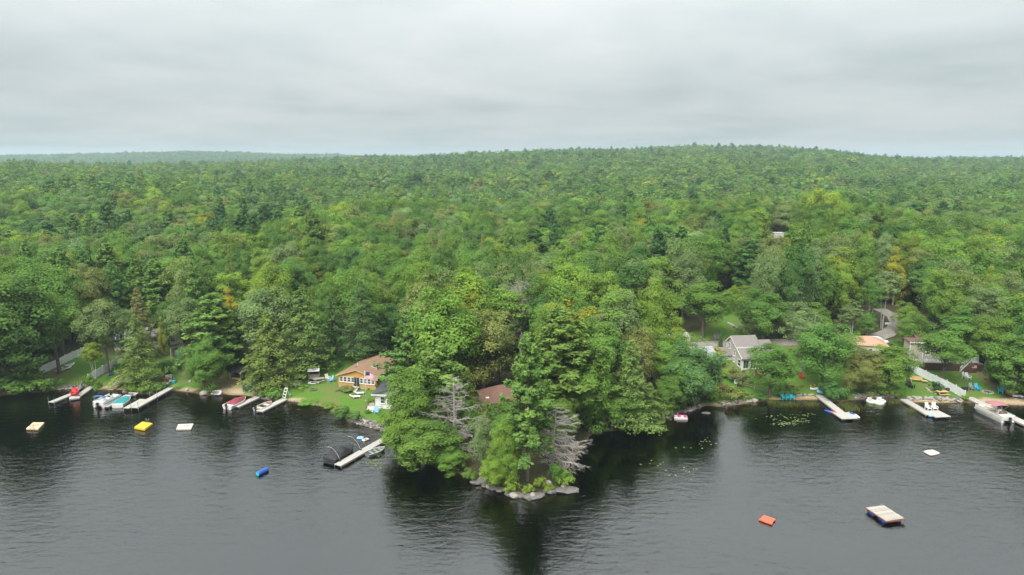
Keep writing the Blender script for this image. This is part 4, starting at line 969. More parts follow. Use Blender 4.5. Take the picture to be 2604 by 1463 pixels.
for i in range(nb_):
    u0 = (i+.04)/nb_; u1 = (i+.96)/nb_; MB().prism([q_2[0]+e2*u0, q_2[0]+e1+e2*u0, q_2[0]+e1+e2*u1, q_2[0]+e2*u1], .46, .50+.006*(i % 3)).build('deck_board', raftb[i*3 % 5], t_)
rim = [q_2[0]-.0, q_2[1], q_2[2], q_2[3]]
for i in range(4):
    a_, b_ = rim[i], rim[(i+1) % 4]; n_ = np.array([-(b_-a_)[1], (b_-a_)[0]]); n_ = -n_/np.hypot(*n_)*.03
    MB().prism([a_, b_, b_-n_*1.5, a_-n_*1.5][::1], .33, .458).build('rim_board', M['wood_red'], t_)
for u in (.13, .87):
    for v in (.2, .75):
        c0 = q_2[0]+e1*u+e2*(v-.14); c1 = q_2[0]+e1*u+e2*(v+.14); MB().tube([(c0[0], c0[1], .12), (c1[0], c1[1], .12)], .27, 12).build('barrel', M['blue'], t_, smooth=True)
p_ = q_2[0]+e1*.9; MB().tube([(p_[0]-.25, p_[1]-.1, .5), (p_[0]-.25, p_[1]-.1, .62), (p_[0]+.05, p_[1]+.05, .62), (p_[0]+.05, p_[1]+.05, -.5)], .025, 6).build('ladder_rail', M['metal'], t_)
t_, q_2 = raft_quad('swim_mat', 'white oval swim mat floating alone at the right', [(2348,1147),(2371,1143),(2391,1152),(2367,1157)], .2, 'gel')
k_ = [q_2[0]*.98, q_2[0]*.62+q_2[1]*.5, q_2[1], q_2[1]*.55+q_2[2]*.55, q_2[2]*.98, q_2[2]*.62+q_2[3]*.5, q_2[3], q_2[3]*.55+q_2[0]*.55]
MB().prism(k_, .02, .2).build('mat', M['cream'], t_, bevel=.06)
t_, q_2 = raft_quad('swim_float', 'orange inflatable float with scalloped ends', [(1929,1320),(1940,1309),(1974,1320),(1964,1333)], .22, 'orange')
k_ = [q_2[0], (q_2[0]+q_2[1])/2*.86, q_2[1], (q_2[1]+q_2[2])/2*1.04, q_2[2], (q_2[2]+q_2[3])/2*.86, q_2[3], (q_2[3]+q_2[0])/2*1.06]
MB().prism(k_, .0, .24).build('cushion', M['orange'], t_, bevel=.1)
a_ = np.array(at_z(655,1206,.2)); b_ = np.array(at_z(679,1194,.2)); t_ = thing('barrel_float', 'blue barrel floating on its side in the open water', 'float', (a_[0], a_[1], .12), az(a_, b_)); L_ = np.hypot(*(b_-a_))
MB().tube([(0, 0, .1), (.05, 0, .1), (L_*.33, 0, .1), (L_*.36, 0, .1), (L_*.66, 0, .1), (L_*.69, 0, .1), (L_-.05, 0, .1), (L_, 0, .1)], [.30, .34, .34, .31, .34, .31, .34, .30], 16).build('barrel', M['blue'], t_, smooth=False)
MB().tube([(-.012, 0, .1), (-.02, 0, .1)], .28, 16).build('end_cap', M['cyan'], t_)
a_ = np.array(at_z(921,1117,.1)); t_ = thing('pool_float', 'blue and white inflatable lounge float beyond the black covered boat', 'float', (a_[0], a_[1], .0), -.3)
MB().box((-.45, .25, .14), (1.0, .7, .26), .3, .9).build('blue_pad', M['sky'], t_, bevel=.1); MB().box((.55, -.05, .12), (.7, 1.0, .22), -.4, .9).build('white_pad', M['gel'], t_, bevel=.1); MB().box((.60, -.15, .245), (.3, .35, .03), -.4).build('red_print', M['red'], t_)
# right side docks
t_, a_, b_ = dock('angled grey dock with floating platform and paddle boards, under the big broadleaf', (2082,1005), (2140,1050), 1.3, z=.40, sec=2.4, float_=True)
c_ = np.array(at_z(2149,1057,.4)); tp2 = thing('float_platform', 'square floating platform at the end of the angled grey dock', 'dock', (c_[0], c_[1], 0), az(a_, b_)+.08)
MB().box((0, 0, .36), (2.6, 2.6, .1)).build('deck', M['wood'], tp2); 
for s in (-1, 1): MB().box((0, s*.9, .13), (2.4, .6, .34)).build('float', M['black'], tp2)
def paddle_board(label, a, b, w, mats, z=.06, name='paddle_board', cat='paddle board', th=.12, tilt=0):
    A = np.array(at_z(*a, z)) if z < .3 else P(*a)[:2]; Bb = np.array(at_z(*b, z)) if z < .3 else P(*b)[:2]; L_ = np.hypot(*(Bb-A)); t = thing(name, label, cat, (A[0], A[1], z if z < .3 else G(*A)+.05), az(A, Bb))
    u = np.linspace(0, 1, 13); w_ = w/2*np.sin(np.clip(u, .02, .985)*math.pi)**.55
    pl = [(x*L_, y) for x, y in zip(u, -w_)]+[(x*L_, y) for x, y in zip(u[::-1], w_[::-1])]
    MB().prism(pl, 0, th).build('board', M[mats[0]], t, bevel=.03)
    pl2 = [(x*L_*.5+L_*.45, y*.8) for x, y in zip(u, -w_)]+[(x*L_*.5+L_*.45, y*.8) for x, y in zip(u[::-1], w_[::-1])]
    MB().prism(pl2, th+.004, th+.012).build('deck_pad', M[mats[1]], t); return t
paddle_board('orange and blue paddle board on the water left of the floating platform', (2096,1044), (2128,1053), .85, ('blue', 'orange'))
paddle_board('blue and white paddle board on the water right of the floating platform', (2186,1064), (2158,1049), .85, ('gel', 'blue'))
t_, a_, b_ = dock('grey dock with two white chairs at its end, second from the right', (2298,1015), (2366,1055), 1.3, z=.40, sec=2.4, float_=True)
c_ = np.array(at_z(2382,1052,.4)); tp2 = thing('float_platform', 'floating platform carrying two white chairs', 'dock', (c_[0], c_[1], 0), az(a_, b_)+.1); MB().box((0, 0, .36), (2.8, 2.6, .1)).build('deck', M['wood'], tp2)
for s in (-1, 1): MB().box((0, s*.9, .13), (2.4, .6, .34)).build('float', M['black'], tp2)
def kayak(label, a, b, mat, z=None, w=.75, h=.36, cock='black', name='kayak', cat='kayak', group=None, roll=0):
    A = np.array(at_z(*a, z)) if z is not None else P(*a)[:2]; Bb = np.array(at_z(*b, z)) if z is not None else P(*b)[:2]; L_ = np.hypot(*(Bb-A)); t = thing(name, label, cat, (A[0], A[1], (z if z is not None else G(*A))+.02), az(A, Bb), group)
    cs = []
    for i in range(11):
        u = i/10; k = math.sin(min(max(u, .02), .98)*math.pi)**.6; ww = w/2*k; zt = h*(.55+.45*abs(2*u-1)**1.6)
        cs.append([(u*L_, -ww, zt*.75), (u*L_, -ww*.6, .02), (u*L_, 0, 0), (u*L_, ww*.6, .02), (u*L_, ww, zt*.75), (u*L_, ww*.5, zt), (u*L_, 0, zt*1.06), (u*L_, -ww*.5, zt)])
    MB().loft(cs, closed=True).build('hull', M[mat], t, smooth=True)
    if cock: MB().loft([[(L_*.5+.55*math.cos(q), .22*math.sin(q), z_) for q in np.linspace(0, 6.28, 13)[:-1]] for z_ in (h*.5, h*.74)], closed=True).build('cockpit', M[cock], t)
    t.rotation_euler.x = roll; return t
kayak('blue and white sit on top kayak moored across the end of the white chair platform', (2361,1061), (2402,1061), 'sky', z=.03, w=.9, cock='gel')
t_, a_, b_ = dock('pale dock running off the right edge beside the maroon canopied pontoon boat', (2463,1010), (2620,1082), 1.5, z=.45, sec=3.0, posts=.5)
pontoon('white pontoon boat with maroon canopy beside the right edge dock', (2566,1068), (2494,1034), 2.4, 'beigeseat', 'maroon2', ('beigeseat', 'brownseat'), .47, True, fence='gel')
# pedal boat, inflatable island
def pedal_boat(label, c, rz, m1='gel', m2='red'):
    q = np.array(at_z(*c, .2)); t = thing('pedal_boat', label, 'boat', (q[0], q[1], 0), rz)
    for s in (-1, 1): MB().loft([[(x, s*.5-w, .34), (x, s*.5-w*.8, -.1), (x, s*.5+w*.8, -.1), (x, s*.5+w, .34)] for x, w in ((-1.2, .2), (-.6, .3), (.6, .3), (1.2, .12))], closed=True).build('hull', M[m1], t)
    MB().box((0, 0, .34), (2.1, 1.3, .1)).build('deck', M[m1], t, bevel=.04)
    for s in (-1, 1):
        st = MB().box((-.25, s*.32, .46), (.5, .5, .16)).build('seat', M[m2], t, bevel=.05); MB().box((-.55, s*.32, .68), (.14, .5, .45), ry=-.2).build('backrest', M[m2], st, bevel=.04)
    MB().box((.75, 0, .46), (.5, 1.1, .18)).build('pedal_cover', M[m2], t, bevel=.05); return t
pedal_boat('red and white pedal boat at the rocks by the dark bay', (1731,1061), -.15, 'gel', 'pink').scale = (.85, .85, .85)
q = np.array(at_z(2231,1022,.2)); t_ = thing('inflatable_island', 'green and white inflatable lounge island on the water', 'float', (q[0], q[1], 0), .1)
for i, (dx, dy, r0) in enumerate(((-.85, .35, .62), (.85, .35, .62), (0, -.45, .62))):
    an = np.linspace(0, 6.283, 15); o = MB().tube([(dx+r0*math.cos(a), dy+r0*math.sin(a), .2) for a in an], .2, 8, cap=False).build('ring', M['gel'], t_, smooth=True)
    MB().tube([(dx+r0*1.02*math.cos(a), dy+r0*1.02*math.sin(a), .07) for a in an], .16, 8, cap=False).build('lime_rim', M['lime'], o, smooth=True)
    MB().tube([(dx, dy, .05), (dx, dy, .12)], r0*.9, 12).build('floor', M['aqua'], t_)
    if dy > 0: MB().box((dx, dy+.5, .48), (.8, .3, .45)).build('backrest', M['gel'], t_, bevel=.1)
# ------------------------------------------------------------------ houses
def window(t, c, w, h, face=0, rows=2, cols=1, name='window', fm='white'):
    f = MB(); b = .09
    for s in (-1, 1): f.box((s*(w/2-b/2), -.03, 0), (b, .08, h)); f.box((0, -.028, s*(h/2-b/2)), (w-2*b, .076, b))
    o = f.build('window', M[fm], t); o.location = c; o.rotation_euler = (0, 0, face)
    for r_ in range(rows):
        for q in range(cols):
            pw = (w-2*b)/cols; ph = (h-2*b)/rows; MB().box((-(w/2-b)+pw*(q+.5), -.012, -(h/2-b)+ph*(r_+.5)), (pw-.05, .02, ph-.05)).build('pane', M['glass'], o)
    if rows > 1: MB().box((0, -.03, 0), (w-2*b, .06, .05)).build('mullion', M[fm], o)
    MB().box((0, -.06, -h/2-.03), (w+.08, .12, .05)).build('sill', M[fm], o); return o
def steps(t, x, y, w, n, rise, run, mat='paint', face=0):
    o = link(bpy.data.objects.new('steps', None), t); o.location = (x, y, 0); o.rotation_euler = (0, 0, face)
    for i in range(n): MB().box((0, -(n-i-.5)*run, rise*(i+1)-.04), (w, run+.02, .07)).build('tread', M[mat], o)
    for s in (-1, 1): MB().slab([(s*w/2-.03, -n*run, .05), (s*w/2+.03, -n*run, .05), (s*w/2+.03, 0, rise*n), (s*w/2-.03, 0, rise*n)], .2).build('stringer', M['oldwood'], o)
    return o
def gable_roof(t, x0, x1, y0, y1, ze, zr, mat, over=.35, axis='y', th=.14, name='roof'):
    """ridge along `axis`; eaves at ze, ridge at zr"""
    if axis == 'y':
        xm = (x0+x1)/2; k = (zr-ze)/(xm-x0)
        for s, xe in ((-1, x0), (1, x1)): MB().slab([(xm, y0-over, zr+.1), (xe+s*over, y0-over, ze-k*over+.1), (xe+s*over, y1+over, ze-k*over+.1), (xm, y1+over, zr+.1)][::s], th).build('roof_slope', M[mat], t)
    else:
        ym = (y0+y1)/2; k = (zr-ze)/(ym-y0)
        for s, ye in ((-1, y0), (1, y1)): MB().slab([(x0-over, ym, zr+.1), (x0-over, ye+s*over, ze-k*over+.1), (x1+over, ye+s*over, ze-k*over+.1), (x1+over, ym, zr+.1)][::-s], th).build('roof_slope', M[mat], t)
def gable_body(x0, x1, y0, y1, zb, ze, zr, axis='y'):
    if axis == 'y':
        pr = [(x0, zb), (x1, zb), (x1, ze), ((x0+x1)/2, zr), (x0, ze)]; return MB().loft([[(p[0], y, p[1]) for p in pr] for y in (y0, y1)], closed=True)
    pr = [(y0, zb), (y1, zb), (y1, ze), ((y0+y1)/2, zr), (y0, ze)]; return MB().loft([[(x, p[0], p[1]) for p in pr][::-1] for x in (x0, x1)], closed=True)
# tan cottage
tl = P(861,984); tr2 = P(960,989); W_ = float(np.hypot(*(tr2-tl)[:2])); zb = min(tl[2], tr2[2])-.02
t = thing('cottage', 'tan clapboard cottage with brown roof and a row of white windows', 'house', (tl[0], tl[1], zb), az(tl, tr2)-.06); D_ = 9.2
MB().box((W_/2, D_/2, .12), (W_-.04, D_-.04, .5)).build('foundation', M['conc'], t)
gable_body(0, W_, 0, D_, .3, 2.25, 3.45).build('wall', M['tan'], t); gable_roof(t, 0, W_, 0, D_, 2.25, 3.45, 'roofb', .32)
for s, xe in ((-1, 0), (1, W_)): MB().slab([(W_/2, -.36, 3.53), (xe+s*.33, -.36, 2.25-.108+.08), (xe+s*.33, -.32, 2.25-.108+.08), (W_/2, -.32, 3.53)][::s], .16).build('rake_board', M['newwood'], t)
xd = W_*.5; ww = .68
for i in range(4): window(t, (.30+ww/2+i*(ww+.06), -.0, 1.55), ww, .98)
for i in range(4): window(t, (W_-.22-ww/2-i*(ww+.06), -.0, 1.55), ww, .98)
d_ = MB().box((xd-.05, -.02, 1.22), (1.2, .08, 1.75)).build('door', M['oldwood'], t)
for s in (-1, 1): MB().box((xd-.05+s*.29, -.05, 1.24), (.5, .04, 1.6)).build('pane', M['glass'], d_)
MB().box((xd-.05, -.09, 1.15), (.05, .05, .14)).build('handle', M['metal'], d_)
steps(t, xd-.25, -.02, 1.45, 4, .11, .34)
MB().box((W_*.80, -.012, .22), (.5, .03, .16)).build('foundation_vent', M['black'], t)
ch = MB().box((W_*.80, 3.1, 3.15), (.42, .42, 1.35)).build('chimney', M['brick'], t); MB().box((W_*.80, 3.1, 3.86), (.30, .30, .12)).build('flue', plain('flue_clay', (.42, .17, .10), .8), ch)
MB().box((W_*.80, 3.1, 2.72), (.62, .62, .05), ry=.31).build('flashing', M['alu'], ch)
k_ = 1.2/(W_/2)
for x_, y_, s in ((W_*.70, 3.6, 1), (W_*.33, 2.2, -1)):
    zz = 3.45-abs(x_-W_/2)*k_+.125; o = MB().box((0, 0, 0), (.62, .9, .08)).build('skylight', M['paint'] if s > 0 else M['alu'], t); o.location = (x_, y_, zz); o.rotation_euler = (0, s*math.atan(k_), 0); MB().box((0, 0, .045), (.5, .78, .02)).build('pane', M['glass'], o)
MB().tube([(W_*.30, 3.0, 2.9), (W_*.30, 3.0, 3.6)], .06, 8).build('vent_pipe', M['paint'], t)
window(t, (W_+.0, 4.2, 1.5), .8, .9, math.pi/2); window(t, (W_+.0, 7.0, 1.5), .8, .9, math.pi/2)
# flagpole and flag
p = P(930.5,1019); t = thing('flagpole', 'slim white flagpole on the cottage lawn', 'flagpole', p); d = ray(930, 944); Hf = CAMH+d[2]/d[1]*p[1]-p[2]
MB().tube([(0, 0, -.1), (0, 0, Hf)], [.05, .035], 8).build('pole', M['paint'], t, smooth=True); MB().tube([(0, 0, Hf), (0, 0, Hf+.05), (0, 0, Hf+.12)], [.03, .07, .02], 8).build('finial', M['yellow'], t)
MB().tube([(0, 0, -.02), (0, 0, .12)], [.16, .12], 10).build('base_collar', M['conc'], t)
fl = thing('flag', 'american flag flying from the white pole in front of the cottage', 'flag', (p[0]+.05, p[1], p[2]+Hf-.25), -.1); fl['category'] = 'flag'
m_r = plain('flag_red', (.50, .022, .035), .8, var=.05); m_wh = plain('flag_white', (.76, .75, .73), .8, var=.05); m_b, tn, on = new_mat('flag_canton')
bs = N(tn, 'ShaderNodeBsdfPrincipled', Roughness=.8); tcn = N(tn, 'ShaderNodeTexCoord'); vo = N(tn, 'ShaderNodeTexVoronoi', Scale=9.0, Randomness=0.0); L(tn, tcn.outputs['Object'], vo.inputs['Vector']); L(tn, ramp_n(tn, vo.outputs['Distance'], [(.20, (.7, .7, .72)), (.30, (.018, .028, .13))]), bs.inputs['Base Color']); L(tn, bs.outputs[0], on.inputs[0])
FL, FH = 2.0, 1.15
def fpt(u, v): return (u*FL, .16*math.sin(u*7+v*1.2)*u**.6, -v*FH-.32*u*u+.10*math.sin(u*6.5))
for i in range(13):
    u0 = .4 if i < 7 else 0; us = np.linspace(u0, 1, 12); MB().loft([[fpt(u, i/13), fpt(u, (i+1)/13), tuple(np.add(fpt(u, (i+1)/13), (0, .012, 0))), tuple(np.add(fpt(u, i/13), (0, .012, 0)))] for u in us], closed=True).build('stripe', m_r if i % 2 == 0 else m_wh, fl, smooth=False)
us = np.linspace(0, .4, 6); MB().loft([[fpt(u, 0), fpt(u, 7/13), tuple(np.add(fpt(u, 7/13), (0, .012, 0))), tuple(np.add(fpt(u, 0), (0, .012, 0)))] for u in us], closed=True).build('canton', m_b, fl)
# white cottage under the big tree
c0 = P(955,1041); t = thing('white_cottage', 'small white cottage with dark grey roof half hidden by the big tree', 'house', (c0[0], c0[1], c0[2]-.05), -.12)
gable_body(0, 6.2, 0, 6.4, .2, 2.75, 3.7).build('wall', M['whites'], t); gable_roof(t, 0, 6.2, 0, 6.4, 2.75, 3.7, 'roofd', .5)
MB().box((3.1, 3.2, .1), (6.1, 6.3, .5)).build('foundation', M['conc'], t); MB().box((3.1, -.52, 2.62), (7.2, .05, .2)).build('fascia', M['paint'], t)
window(t, (1.25, 0, 1.65), .85, 1.2); window(t, (3.2, 0, 1.65), .85, 1.2); window(t, (5.0, 0, 1.65), .85, 1.2)
MB().box((-.6, .6, .52), (1.2, 1.5, .1)).build('porch_deck', M['oldwood'], t); steps(t, -.62, -.12, 1.15, 4, .13, .27)
MB().box((.06, 1.2, 1.45), (.06, .85, 1.9)).build('door', M['paint'], t)
for x_ in (-1.16, -.1): MB().tube([(x_, -.1, .5), (x_, -.1, 1.45)], .03, 6).build('rail_post', M['black'], t)
MB().tube([(-1.16, -.1, 1.45), (-1.16, 1.3, 1.45)], .03, 6).build('handrail', M['black'], t); MB().tube([(-1.16, -.1, 1.45), (-1.16, -1.15, .95)], .03, 6).build('handrail', M['black'], t); MB().tube([(-1.16, -1.1, .0), (-1.16, -1.1, .97)], .03, 6).build('rail_post', M['black'], t)
# brown roofed camp on the point
c0 = P(1292,1046); t = thing('camp', 'low brown roofed camp in the clearing on the point', 'house', (c0[0], c0[1], c0[2]-.7), .25)
def hip(x0, x1, y0, y1, ze, zr, mat, ins, ov=.4):
    a, b, c, d = (x0-ov, y0-ov, ze), (x1+ov, y0-ov, ze), (x1+ov, y1+ov, ze), (x0-ov, y1+ov, ze); ym = (y0+y1)/2; e, f = (x0+ins, ym, zr), (x1-ins, ym, zr)
    for q in ([a, b, f, e], [c, d, e, f], [b, c, f], [d, a, e]):
        n_ = len(q); MB().add(q+[(p[0], p[1], p[2]-.12) for p in q], [tuple(range(n_)), tuple(range(n_, 2*n_))[::-1]]+[(i, n_+i, n_+(i+1) % n_, (i+1) % n_) for i in range(n_)]).build('roof_slope', M[mat], t)
MB().box((0, 3, 1.1), (6.6, 5.6, 2.3)).build('wall', M['brownwood'], t); hip(-3.3, 3.3, .2, 5.8, 2.25, 4.0, 'roofr', 2.6)
w_ = MB().box((-3.6, 1.6, .95), (3.4, 2.8, 2.0)).build('wing_wall', M['brownwood'], t); hip(-5.4, -1.6, .3, 3.0, 2.0, 3.0, 'roofr', 1.3)
MB().box((-3.0, 1.0, 2.75), (.5, .5, .18)).build('roof_vent', M['paint'], t)
# grey saltbox house
c0 = P(1886,942); t = thing('saltbox_house', 'grey clapboard house with long sloping roof and tall white framed windows', 'house', (c0[0], c0[1], c0[2]-.25), R(7)); Dg, Wg = 6.6, 4.4
pr = [(0, -.2), (Dg, -.2), (Dg, 4.15), (Dg*.74, 5.35), (0, 2.7)]
MB().loft([[(x, p[0], p[1]) for p in pr][::-1] for x in (0, Wg)], closed=True).build('wall', M['shingle'], t)
ze_, zr_, ya = 2.7, 5.35, Dg*.74; sl = (zr_-ze_)/ya; yb = ya*.42
MB().slab([(-.25, ya, zr_+.24), (-.25, yb, ze_+sl*yb+.24), (Wg+.25, yb, ze_+sl*yb+.24), (Wg+.25, ya, zr_+.24)], .16).build('upper_roof', M['roofg'], t)
MB().box((Wg/2, yb-.04, ze_+sl*yb+.16), (Wg+.5, .07, .2)).build('fascia', M['paint'], t)
MB().slab([(-.22, yb+.3, ze_+sl*(yb+.3)+.06), (-.22, -.4, ze_-sl*.4+.06), (Wg+2.4, -.4, ze_-sl*.4+.06), (Wg+2.4, yb+.3, ze_+sl*(yb+.3)+.06)], .14).build('lower_roof', M['roofg'], t)
MB().slab([(-.25, ya, zr_+.24), (Wg+.25, ya, zr_+.24), (Wg+.25, Dg+.35, 4.05), (-.25, Dg+.35, 4.05)], .16).build('back_roof', M['roofg'], t)
for y0, z0, y1, z1 in ((-.4, ze_-sl*.4, ya, zr_+.06), (ya, zr_+.06, Dg+.35, 3.98)): MB().slab([(-.30, y0, z0+.1), (-.24, y0, z0+.1), (-.24, y1, z1+.1), (-.30, y1, z1+.1)], .24).build('rake_board', M['paint'], t)
gable_body(Wg, Wg+2.2, .4, Dg-.3, -.2, 2.6, 4.9, 'x').build('wing_wall', M['shingle'], t); MB().slab([(Wg-.0, (Dg+.1)/2, 5.05), (Wg, .2+2.0, 4.2), (Wg+2.4, .2+2.0, 4.2), (Wg+2.4, (Dg+.1)/2, 5.05)], .14).build('wing_roof', M['roofg'], t); MB().slab([(Wg, (Dg+.1)/2, 5.05), (Wg+2.4, (Dg+.1)/2, 5.05), (Wg+2.4, Dg+.2, 2.7), (Wg, Dg+.2, 2.7)], .14).build('wing_roof', M['roofg'], t)
L2 = -math.pi/2
for y_, z_, w_, h_, r_ in ((5.5, 3.45, .62, 1.15, 2), (3.3, 2.65, .62, 1.15, 2), (5.3, 1.75, .62, 1.15, 2), (3.3, 1.2, .6, .6, 1), (1.1, 1.35, 1.3, 1.35, 2), (3.6, .05, .6, .7, 2)): window(t, (0, y_, z_), w_, h_, L2, r_)
for i in range(3): window(t, (.75+i*1.4, 0, 1.35), 1.2, 1.7, 0, 1, 2)
for s in ((0, 0),): MB().box((0, 0, 1.25), (.16, .16, 2.8)).build('corner_board', M['paint'], t)
MB().box((-.02, Dg, 2.0), (.16, .16, 4.1)).build('corner_board', M['paint'], t)
gable_body(-2.3, .0, 4.4, 7.4, .3, 1.9, 3.0, 'x').build('annex_wall', M['shingle'], t); gable_roof(t, -2.3, -.1, 4.4, 7.4, 1.9, 3.0, 'roofg', .18, 'x')
# white house and camper behind the trees
c0 = P(1745,952); t = thing('white_house', 'white house glimpsed through the leaves left of the flower garden', 'house', (c0[0], c0[1], c0[2]-.2), .1)
gable_body(0, 5.5, 0, 6, 0, 3.0, 4.4, 'x').build('wall', M['whites'], t); gable_roof(t, 0, 5.5, 0, 6, 3.0, 4.4, 'roofp', .35, 'x')
for x_ in (1.0, 2.6, 4.4): window(t, (x_, 0, 1.7), .8, 1.2)
window(t, (5.5, 1.5, 1.7), .8, 1.2, math.pi/2)
MB().box((2.7, -1.2, .55), (4.5, 2.2, .12)).build('deck', M['woody'], t); rl = MB().box((2.7, -2.25, 1.35), (4.5, .08, .08)).build('deck_rail', M['white'], t)
for i in range(16): MB().box((.5+i*.29, -2.25, .95), (.05, .05, .75)).build('baluster', M['white'], rl)
c0 = P(1690,886); t = thing('camper', 'white camper showing through the treetops left of the gravel road', 'camper', c0, .05)
MB().box((2.5, 1.1, 1.65), (5.2, 2.3, 2.1)).build('body', M['gel'], t, bevel=.2); MB().box((2.5, -.07, 1.25), (5.0, .04, .18)).build('stripe', M['sky'], t); window(t, (1.3, -.06, 1.9), .9, .6, 0, 1); window(t, (3.6, -.06, 1.9), .9, .6, 0, 1)
for x_ in (2.2, 3.0): MB().tube([(x_, -.1, .35), (x_, .12, .35)], .35, 14).build('wheel', M['tyre'], t)
# beige house with deck
c0 = P(2310,927); t = thing('beige_house', 'beige sided house with white railed deck on a brown skirt, behind the fence tree', 'house', (c0[0], c0[1], c0[2]-.3), -.10); 
MB().box((1.15, 1.3, 2.3), (2.3, 2.6, 4.6)).build('tall_wall', M['beige'], t); MB().slab([(-.25, -.3, 4.72), (2.6, -.3, 4.72), (2.6, 2.8, 4.78), (-.25, 2.8, 4.78)], .14).build('tall_roof', M['roofm'], t); MB().box((1.17, -.33, 4.60), (2.9, .06, .22)).build('fascia', M['white'], t)
for x_ in (0, 2.3): MB().box((x_, 0, 2.3), (.14, .14, 4.6)).build('corner_board', M['white'], t)
gable_body(2.3, 10.6, .4, 6.8, .6, 3.8, 5.1, 'x').build('wall', M['beige'], t); gable_roof(t, 2.42, 10.6, .4, 6.8, 3.8, 5.1, 'roofm', .35, 'x')
for x_ in (3.4, 5.2, 8.6, 9.8): window(t, (x_, .4, 2.7), .85, 1.2)
d_ = MB().box((6.9, .38, 2.5), (1.7, .08, 2.0)).build('sliding_door', M['white'], t)
for s in (-1, 1): MB().box((6.9+s*.4, .33, 2.5), (.68, .03, 1.8)).build('pane', M['glass'], d_)
DZ = 1.45
MB().box((5.9, -1.1, DZ-.06), (11.8, 2.4, .12)).build('deck', M['wood'], t); MB().box((5.9, -2.22, DZ/2-.1), (11.7, .08, DZ-.15)).build('skirt', M['brownwood'], t)
rl = MB().box((6.4, -2.28, DZ+.95), (8.2, .09, .08)).build('deck_rail', M['white'], t)
for i in range(46): MB().box((2.35+i*.18, -2.28, DZ+.5), (.045, .045, .9)).build('baluster', M['white'], rl)
def rail_run(pa, pb, n=9):
    pa = np.array(pa, float); pb = np.array(pb, float); r = MB().tube([pa+(0, 0, .95), pb+(0, 0, .95)], .05, 6).build('stair_rail', M['white'], t)
    MB().tube([pa+(0, 0, .12), pb+(0, 0, .12)], .04, 6).build('lower_rail', M['white'], r)
    for i in range(n+1):
        q = pa+(pb-pa)*i/n; MB().box((q[0], q[1], q[2]+.5), (.05, .05, .9)).build('baluster', M['white'], r)
rail_run((0, -2.3, .15), (1.6, -2.3, DZ+.0), 9)
MB().add([(0, -2.26, -.2), (1.6, -2.26, -.2), (1.6, -2.26, DZ), (0, -2.26, .2), (0, -2.2, -.2), (1.6, -2.2, -.2), (1.6, -2.2, DZ), (0, -2.2, .2)], [(0, 1, 2, 3), (7, 6, 5, 4), (0, 4, 5, 1), (1, 5, 6, 2), (2, 6, 7, 3), (3, 7, 4, 0)]).build('stair_skirt', M['brownwood'], t)
# right end of the deck: landing with a flight down to the left
xr = float(np.hypot(*(P(2476,960)-P(2310,927))[:2]))+.3
MB().box((xr-.9, -1.6, DZ+.35), (1.8, 2.6, .12)).build('landing', M['wood'], t)
MB().add([(xr-2.9, -2.9, -.4), (xr, -2.9, -.4), (xr, -2.9, DZ+.28), (xr-1.5, -2.9, DZ+.28), (xr-2.9, -2.9, -.1), (xr-2.9, -.6, -.4), (xr, -.6, -.4), (xr, -.6, DZ+.28), (xr-1.5, -.6, DZ+.28), (xr-2.9, -.6, -.1)], [(0, 1, 2, 3, 4), (9, 8, 7, 6, 5), (0, 5, 6, 1), (1, 6, 7, 2), (2, 7, 8, 3), (3, 8, 9, 4), (4, 9, 5, 0)]).build('landing_skirt', M['brownwood'], t)
rail_run((xr-1.5, -2.95, DZ+.35), (xr, -2.95, DZ+.35), 8); rail_run((xr-2.95, -2.95, -.1), (xr-1.5, -2.95, DZ+.35), 8); rail_run((xr+.02, -2.9, DZ+.35), (xr+.02, -.5, DZ+.35), 8)
fg = MB().box((xr-.55, -2.93, DZ-.42), (.8, .03, .5)).build('flag_panel', m_wh, t)
for i in range(4): MB().box((xr-.55, -2.95, DZ-.62+i*.13), (.8, .02, .065)).build('stripe', m_r, fg)
MB().box((xr-.79, -2.965, DZ-.30), (.32, .02, .26)).build('canton', m_b, fg)
# salmon roofed house behind the shore trees
c0 = P(2172,908); t = thing('ranch_house', 'pale house with salmon shingled roof above the shore trees', 'house', (c0[0], c0[1], c0[2]-.3), -.25)
MB().box((2.8, 3.0, 1.3), (5.6, 5.6, 3.0)).build('wall', M['whites'], t); hip(0, 5.6, .2, 5.8, 2.8, 3.9, 'roofs', 2.4)
for x_ in (1.0, 2.8, 4.6): window(t, (x_, .2, 1.6), .8, 1.1)
# left shore houses
c0 = P(292,892); t = thing('grey_cottage', 'pale grey roofed cottage hidden behind the thin tree on the left', 'house', c0, .25)
gable_body(0, 5.5, 0, 6, 0, 2.5, 3.7, 'x').build('wall', M['whites'], t); gable_roof(t, 0, 5.5, 0, 6, 2.5, 3.7, 'roofp', .4, 'x'); window(t, (1.4, 0, 1.5), .9, 1.0); window(t, (3.9, 0, 1.5), .9, 1.0)
c0 = P(392,884); t = thing('low_cottage', 'low white cottage with pale roof left of the teal shed', 'house', c0, .35)
gable_body(0, 5, 0, 5, 0, 2.3, 3.3, 'x').build('wall', M['whites'], t); gable_roof(t, 0, 5, 0, 5, 2.3, 3.3, 'roofp', .4, 'x'); window(t, (1.4, 0, 1.4), .9, 1.0); window(t, (3.6, 0, 1.4), .9, 1.0)
c0 = P(440,912); t = thing('shed', 'small dark red shed with a teal door panel', 'shed', c0, -.1)
gable_body(0, 2.3, 0, 2.2, 0, 1.9, 2.5).build('wall', M['brownwood'], t); gable_roof(t, 0, 2.3, 0, 2.2, 1.9, 2.5, 'roofd', .2); MB().box((1.0, -.04, 1.15), (.85, .06, 1.1)).build('door', M['tealshed'], t); MB().box((-.25, -.1, 1.0), (.16, .16, 2.0)).build('porch_post', M['oldwood'], t)
